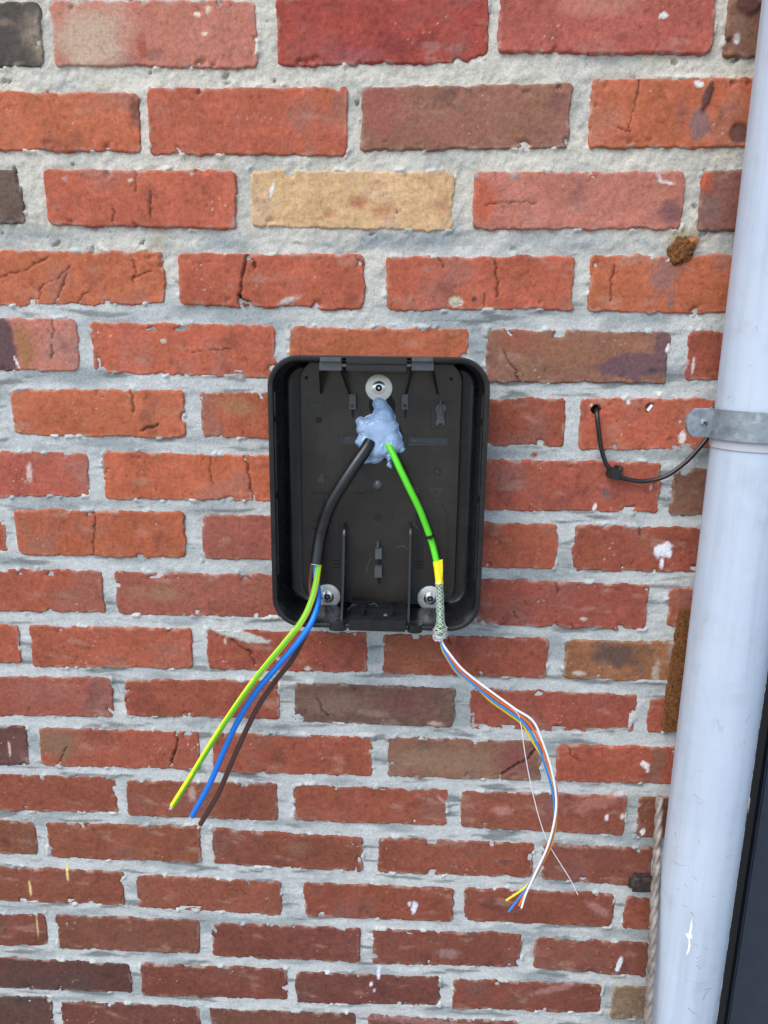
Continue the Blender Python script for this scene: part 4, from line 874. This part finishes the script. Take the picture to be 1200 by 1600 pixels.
# ------------------------------------------------------------------ sealant
sz0, sz1 = W(592, 735, PD)[2], W(592, 612, PD)[2]; sx0, sx1 = W(535, 680, PD)[0], W(648, 680, PD)[0]; res = .0005
gx, gz = np.meshgrid(np.arange(sx0, sx1, res), np.arange(sz0, sz1, res)); H = np.full(gx.shape, -.004)
BL = [(596, 674, 27, 30, .013), (578, 668, 20, 17, .012), (572, 690, 15, 15, .0115), (612, 690, 15, 20, .012), (590, 700, 22, 17, .011), (600, 650, 15, 15, .011), (585, 714, 12, 9, .005), (574, 720, 12, 4, .0035), (609, 712, 6, 10, .008), (593, 630, 10, 11, .006), (601, 643, 7, 13, .007), (625, 692, 4, 12, .004), (609, 722, 3, 9, .003), (565, 660, 7, 7, .006), (626, 702, 5, 5, .003)]
wx = gx+.0016*fbm(gx, gz, 90, 21, 2); wz = gz+.0016*fbm(gx, gz, 90, 22, 2)
for (cx, cy, rx, ry, hh) in BL:
    p = W(cx, cy, PD); r1, r2 = rx*.00078, ry*.00078
    d2 = ((wx-p[0])/r1)**2+((wz-p[2])/r2)**2; c = np.where(d2 < 1, hh*np.sqrt(np.clip(1-d2, 0, 1)), -.004*np.clip(d2-1, 0, 1))
    kk = .0042; hs = np.clip(.5+.5*(c-H)/kk, 0, 1); H = H*(1-hs)+c*hs+kk*hs*(1-hs)
pc = W(580, 690, PD); swirl = np.hypot(gx-pc[0], (gz-pc[2])*1.3)
H += np.where(H > 0, .0005*np.sin(swirl*900+4*fbm(gx, gz, 60, 23, 2))*sstep(.1, .6, fbm(gx, gz, 45, 24, 2))+.0005*fbm(gx, gz, 60, 25, 2), 0)
ok = H > -.0012; idx = np.arange(gx.size).reshape(gx.shape)
F = np.stack([idx[:-1, :-1], idx[:-1, 1:], idx[1:, 1:], idx[1:, :-1]], -1).reshape(-1, 4); F = F[ok.ravel()[F].all(1)]
used = np.unique(F); rm = np.full(gx.size, -1); rm[used] = np.arange(len(used))
V = np.stack([gx.ravel(), (YP-H).ravel(), gz.ravel()], -1)[used]
tag(mesh_obj('sealant_blob', V, rm[F], M_SIL, None), 'messy pale blue silicone blob where the cables enter the box', 'sealant')
p = W(597, 634, PD); bm = bmesh.new(); lathe(bm, [(0, YP-.0003), (0.0155, YP-.0003), (.0160, YP+.0002)], p[0], p[2], 36); bm_obj('cable_entry', bm, M_DARKHOLE, box)
p = W(596, 685, PD); bm = bmesh.new(); lathe(bm, [(0, YP-.0003), (.0265, YP-.0003), (.0270, YP+.0002)], p[0], p[2], 36); bm_obj('cable_entry', bm, M_DARKHOLE, box)

# ------------------------------------------------------------------ power cable
pc_ = thing('power_cable', W(573, 703, .02), 'thick black power cable with yellow-green, blue and brown bare-ended wires', 'cable')
sp = spline([W(*q) for q in ((578, 690, .020), (571, 703, .026), (556, 725, .033), (536, 755, .037), (517, 787, .037), (506, 817, .035), (499, 845, .036), (494, 881, .042))], .002)
tube('outer_sheath', sp, .0076, M_CABLE, pc_, 24)
e = sp[-1]; t = sp[-1]-sp[-4]; t /= np.linalg.norm(t)
tube('inner_filler', np.array([e-t*.002, e+t*.0012]), .0062, M_WHITE, pc_, 18)
C = sp[np.argmin(np.abs(sp[:, 2]-W(500, 829, .036)[2]))]; i = np.argmin(np.abs(sp[:, 2]-C[2])); T, N, Bn = frames(sp)
def tie(parent, spn, i, r):
    T, N, Bn = frames(spn); c = spn[i]; L = []
    for k in range(25):
        a = k/24*2*math.pi; L.append(c+(r+.0006)*(math.cos(a)*N[i]+math.sin(a)*Bn[i]))
    V, F = [], []
    for k, q in enumerate(L[:-1]):
        n = (q-c)/np.linalg.norm(q-c)
        V += [q-T[i]*.0014-n*.0008, q+T[i]*.0014-n*.0008, q+T[i]*.0014+n*.0006, q-T[i]*.0014+n*.0006]
    m = 24
    for k in range(m):
        k2 = (k+1) % m
        for j in range(4): F.append([k*4+j, k*4+(j+1) % 4, k2*4+(j+1) % 4, k2*4+j])
    o = mesh_obj('cable_tie', V, F, M_SHELL, parent, False); return o, c
o, c = tie(pc_, sp, i, .0076); bm = bmesh.new(); bevel_box(bm, c[0]-.0155, c[0]-.0072, c[1]-.004, c[1]+.002, c[2]-.001, c[2]+.004, .0008); bm_obj('tie_head', bm, M_SHELL, o)
def core(name, pts, r, mat, parent, tip=None, seg=14):
    C = spline([W(*q) for q in pts], .0025); o = tube(name, C, r, mat, parent, seg)
    if tip:
        e = C[-1]; t = C[-1]-C[-3]; t /= np.linalg.norm(t); n = np.cross(t, [0, 1, 0]); n /= np.linalg.norm(n); b = np.cross(t, n); VV, FF = [], []
        for k in range(7):
            a = k*math.pi/3; rr = 0 if k == 6 else r*.45; p0 = e+rr*(math.cos(a)*n+math.sin(a)*b); p1 = p0+t*(.0042+.0014*(k % 3))
            v, f = tube_geo(np.array([p0-t*.001, p1]), r*.25, 6); FF += [[q+sum(len(x) for x in VV) for q in ff] for ff in f]; VV.append(v)
        mesh_obj('copper_strands', np.concatenate(VV), FF, M_COPPER, o, True, 40)
    return o, C
o, C = core('earth_wire', [(500, 872, .041), (497, 890, .044), (494, 910, .050), (487, 938, .060), (472, 970, .074), (443, 1007, .082), (402, 1057, .084), (366, 1107, .082), (331, 1160, .078), (301, 1209, .074), (270, 1258, .070)], .0037, M_EARTH, pc_, True, 20)
T, N, Bn = frames(C); na = 20; cl = np.zeros((len(C), na, 3)); YE, GN = np.array([.80, .74, .015]), np.array([.16, .50, .02])
for ii in range(len(C)):
    for jj in range(na):
        a = jj/na*2*math.pi+ii*.010+.6; cl[ii, jj] = YE if math.sin(2*a) > 0 else GN
set_col(o, cl.reshape(-1, 3))
core('blue_wire', [(493, 873, .039), (493, 890, .040), (497, 925, .046), (496, 945, .056), (487, 972, .072), (466, 1003, .078), (431, 1044, .079), (398, 1084, .077), (370, 1130, .073), (347, 1180, .069), (327, 1226, .066), (300, 1275, .063)], .0037, M_BLUE, pc_, True)
core('brown_wire', [(489, 873, .039), (487, 890, .040), (485, 915, .042), (488, 945, .052), (484, 975, .066), (458, 1028, .069), (431, 1063, .069), (405, 1101, .067), (385, 1140, .064), (362, 1191, .060), (341, 1240, .057), (313, 1288, .055)], .0034, M_BROWN, pc_, True)

# ------------------------------------------------------------------ data cable
dc = thing('data_cable', W(612, 705, .02), 'bright green data cable with yellow tape, frayed braid and four thin wires', 'cable')
sp = spline([W(*q) for q in ((606, 694, .020), (613, 707, .026), (625, 733, .034), (641, 766, .037), (656, 797, .036), (668, 828, .034), (676, 852, .035), (683, 880, .040))], .002)
tube('outer_sheath', sp, .0040, M_GREEN, dc, 20)
i = np.argmin(np.abs(sp[:, 2]-W(671, 839, .034)[2])); o, c = tie(dc, sp, i, .0040); bm = bmesh.new(); bevel_box(bm, c[0]-.0025, c[0]+.003, c[1]-.0075, c[1]-.0035, c[2]-.002, c[2]+.002, .0006); bm_obj('tie_head', bm, M_SHELL, o)
tp = spline([W(*q) for q in ((683, 877, .0395), (685, 893, .043), (687, 913, .048))], .002); o = tube('tape_wrap', tp, np.linspace(.0054, .0048, len(tp)), M_TAPE, dc, 18)
bm = bmesh.new(); A = [W(x, y, .0475) for x, y in ((684, 876), (691.5, 873.5), (692, 890), (690.5, 913), (685, 913))]; prism(bm, [(q[0], q[2]) for q in A], -.0485, -.0478); bm_obj('tape_flap', bm, M_TAPE, o, False)
bp = spline([W(*q) for q in ((686, 908, .047), (687.5, 930, .053), (688, 955, .063), (688.5, 975, .073), (688, 990, .079), (687, 1001, .080))], .0012)
s = np.linspace(0, 1, len(bp)); rb = .0044+.0002*np.sin(s*30)+.0040*np.exp(-((s-.83)/.085)**2)-.0022*sstep(.90, 1.0, s)
tube('braid_core', bp, np.minimum(rb*.80, .0040), M_BRAIDCORE, dc, 16)
T, N, Bn = frames(bp); VV, FF, nn = [], [], 0
for dirn in (1, -1):
    for k in range(5):
        ph = k/5*2*math.pi+.2*dirn; a = ph+dirn*s*2*math.pi*3.0; jit = 1+.12*fbm(s*3+k, s*0+dirn, 3, 50+k, 2); a = a+.45*fbm(s*2+k*3, s*0+dirn*5, 4, 80+k, 2)
        Cw = bp+(rb*jit)[:, None]*(np.cos(a)[:, None]*N+np.sin(a)[:, None]*Bn); v, f = tube_geo(Cw, .00042, 5); VV.append(v); FF += [[q+nn for q in ff] for ff in f]; nn += len(v)
o = mesh_obj('braid', np.concatenate(VV), FF, M_WIRE, dc)
VV, FF, nn = [], [], 0; rr = np.random.default_rng(3); e = bp[int(len(bp)*.85)]
for k in range(16):
    a = np.linspace(0, 2*math.pi*rr.uniform(.7, 1.0), 24)+rr.uniform(0, 6); tilt = rr.uniform(-.5, .5)
    R_ = rr.uniform(.0062, .0092); Cw = np.stack([e[0]+R_*np.cos(a), e[1]+R_*np.sin(a)*.8, e[2]+tilt*R_*np.sin(a+1)+rr.uniform(-.006, .006)], -1)
    v, f = tube_geo(Cw, .00036, 5); VV.append(v); FF += [[q+nn for q in ff] for ff in f]; nn += len(v)
mesh_obj('frayed_strands', np.concatenate(VV), FF, M_WIRE, dc)
VV, FF, nn = [], [], 0; e = W(687, 1000, .081)
for k in range(7):
    d = np.array([rr.uniform(-1, 1), rr.uniform(-.8, .3), rr.uniform(-.5, .3)]); v, f = tube_geo(np.array([e+d*.002, e+d*.0048, e+d*.0066+[0, 0, .001]]), .0010, 6); VV.append(v); FF += [[q+nn for q in ff] for ff in f]; nn += len(v)
mesh_obj('pink_foil_scraps', np.concatenate(VV), FF, M_PINK, dc, False)
R1 = .0014
core('white_wire', [(688, 992, .079), (692, 1006, .081), (703, 1022, .083), (721, 1044, .084), (745, 1064, .085), (772, 1084, .086), (804, 1107, .088), (833, 1127, .089), (848, 1160, .090), (860, 1196, .091), (868, 1236, .092), (868, 1272, .0925), (857, 1319, .091), (836, 1366, .087), (822, 1396, .084), (815, 1418, .082)], R1, M_WHITE, dc)
core('orange_wire', [(688, 992, .078), (693, 1008, .080), (702, 1025, .0815), (718, 1047, .082), (745, 1069, .0825), (772, 1090, .083), (801, 1110, .085), (824, 1128, .086), (842, 1156, .087), (855, 1192, .088), (870, 1236, .089), (869, 1278, .088), (858, 1325, .086), (838, 1366, .083), (820, 1396, .081), (811, 1415, .079)], R1, M_ORANGE, dc)
core('blue_wire', [(687, 992, .079), (691, 1010, .081), (699, 1026, .083), (714, 1049, .084), (730, 1061, .0845), (768, 1093, .0855), (797, 1113, .087), (819, 1130, .088), (836, 1156, .089), (850, 1192, .090), (864, 1240, .090), (866, 1280, .089), (856, 1322, .087), (835, 1368, .084), (812, 1402, .080), (795, 1424, .078)], R1, M_CBLUE, dc)
core('yellow_wire', [(687, 992, .077), (691, 1013, .079), (700, 1030, .080), (716, 1053, .081), (740, 1069, .081), (765, 1094, .082), (794, 1115, .083), (816, 1132, .084), (833, 1160, .085), (850, 1190, .087), (866, 1240, .0875), (869, 1280, .087), (860, 1322, .085), (842, 1358, .083), (822, 1385, .081), (791, 1407, .077)], R1, M_CYEL, dc)
core('pull_thread', [(790, 1098, .086), (808, 1114, .087), (814, 1132, .087), (820, 1175, .086), (830, 1228, .084), (843, 1280, .083), (857, 1318, .081), (876, 1350, .079), (891, 1374, .077), (903, 1398, .075)], .00055, M_WHITE, dc)
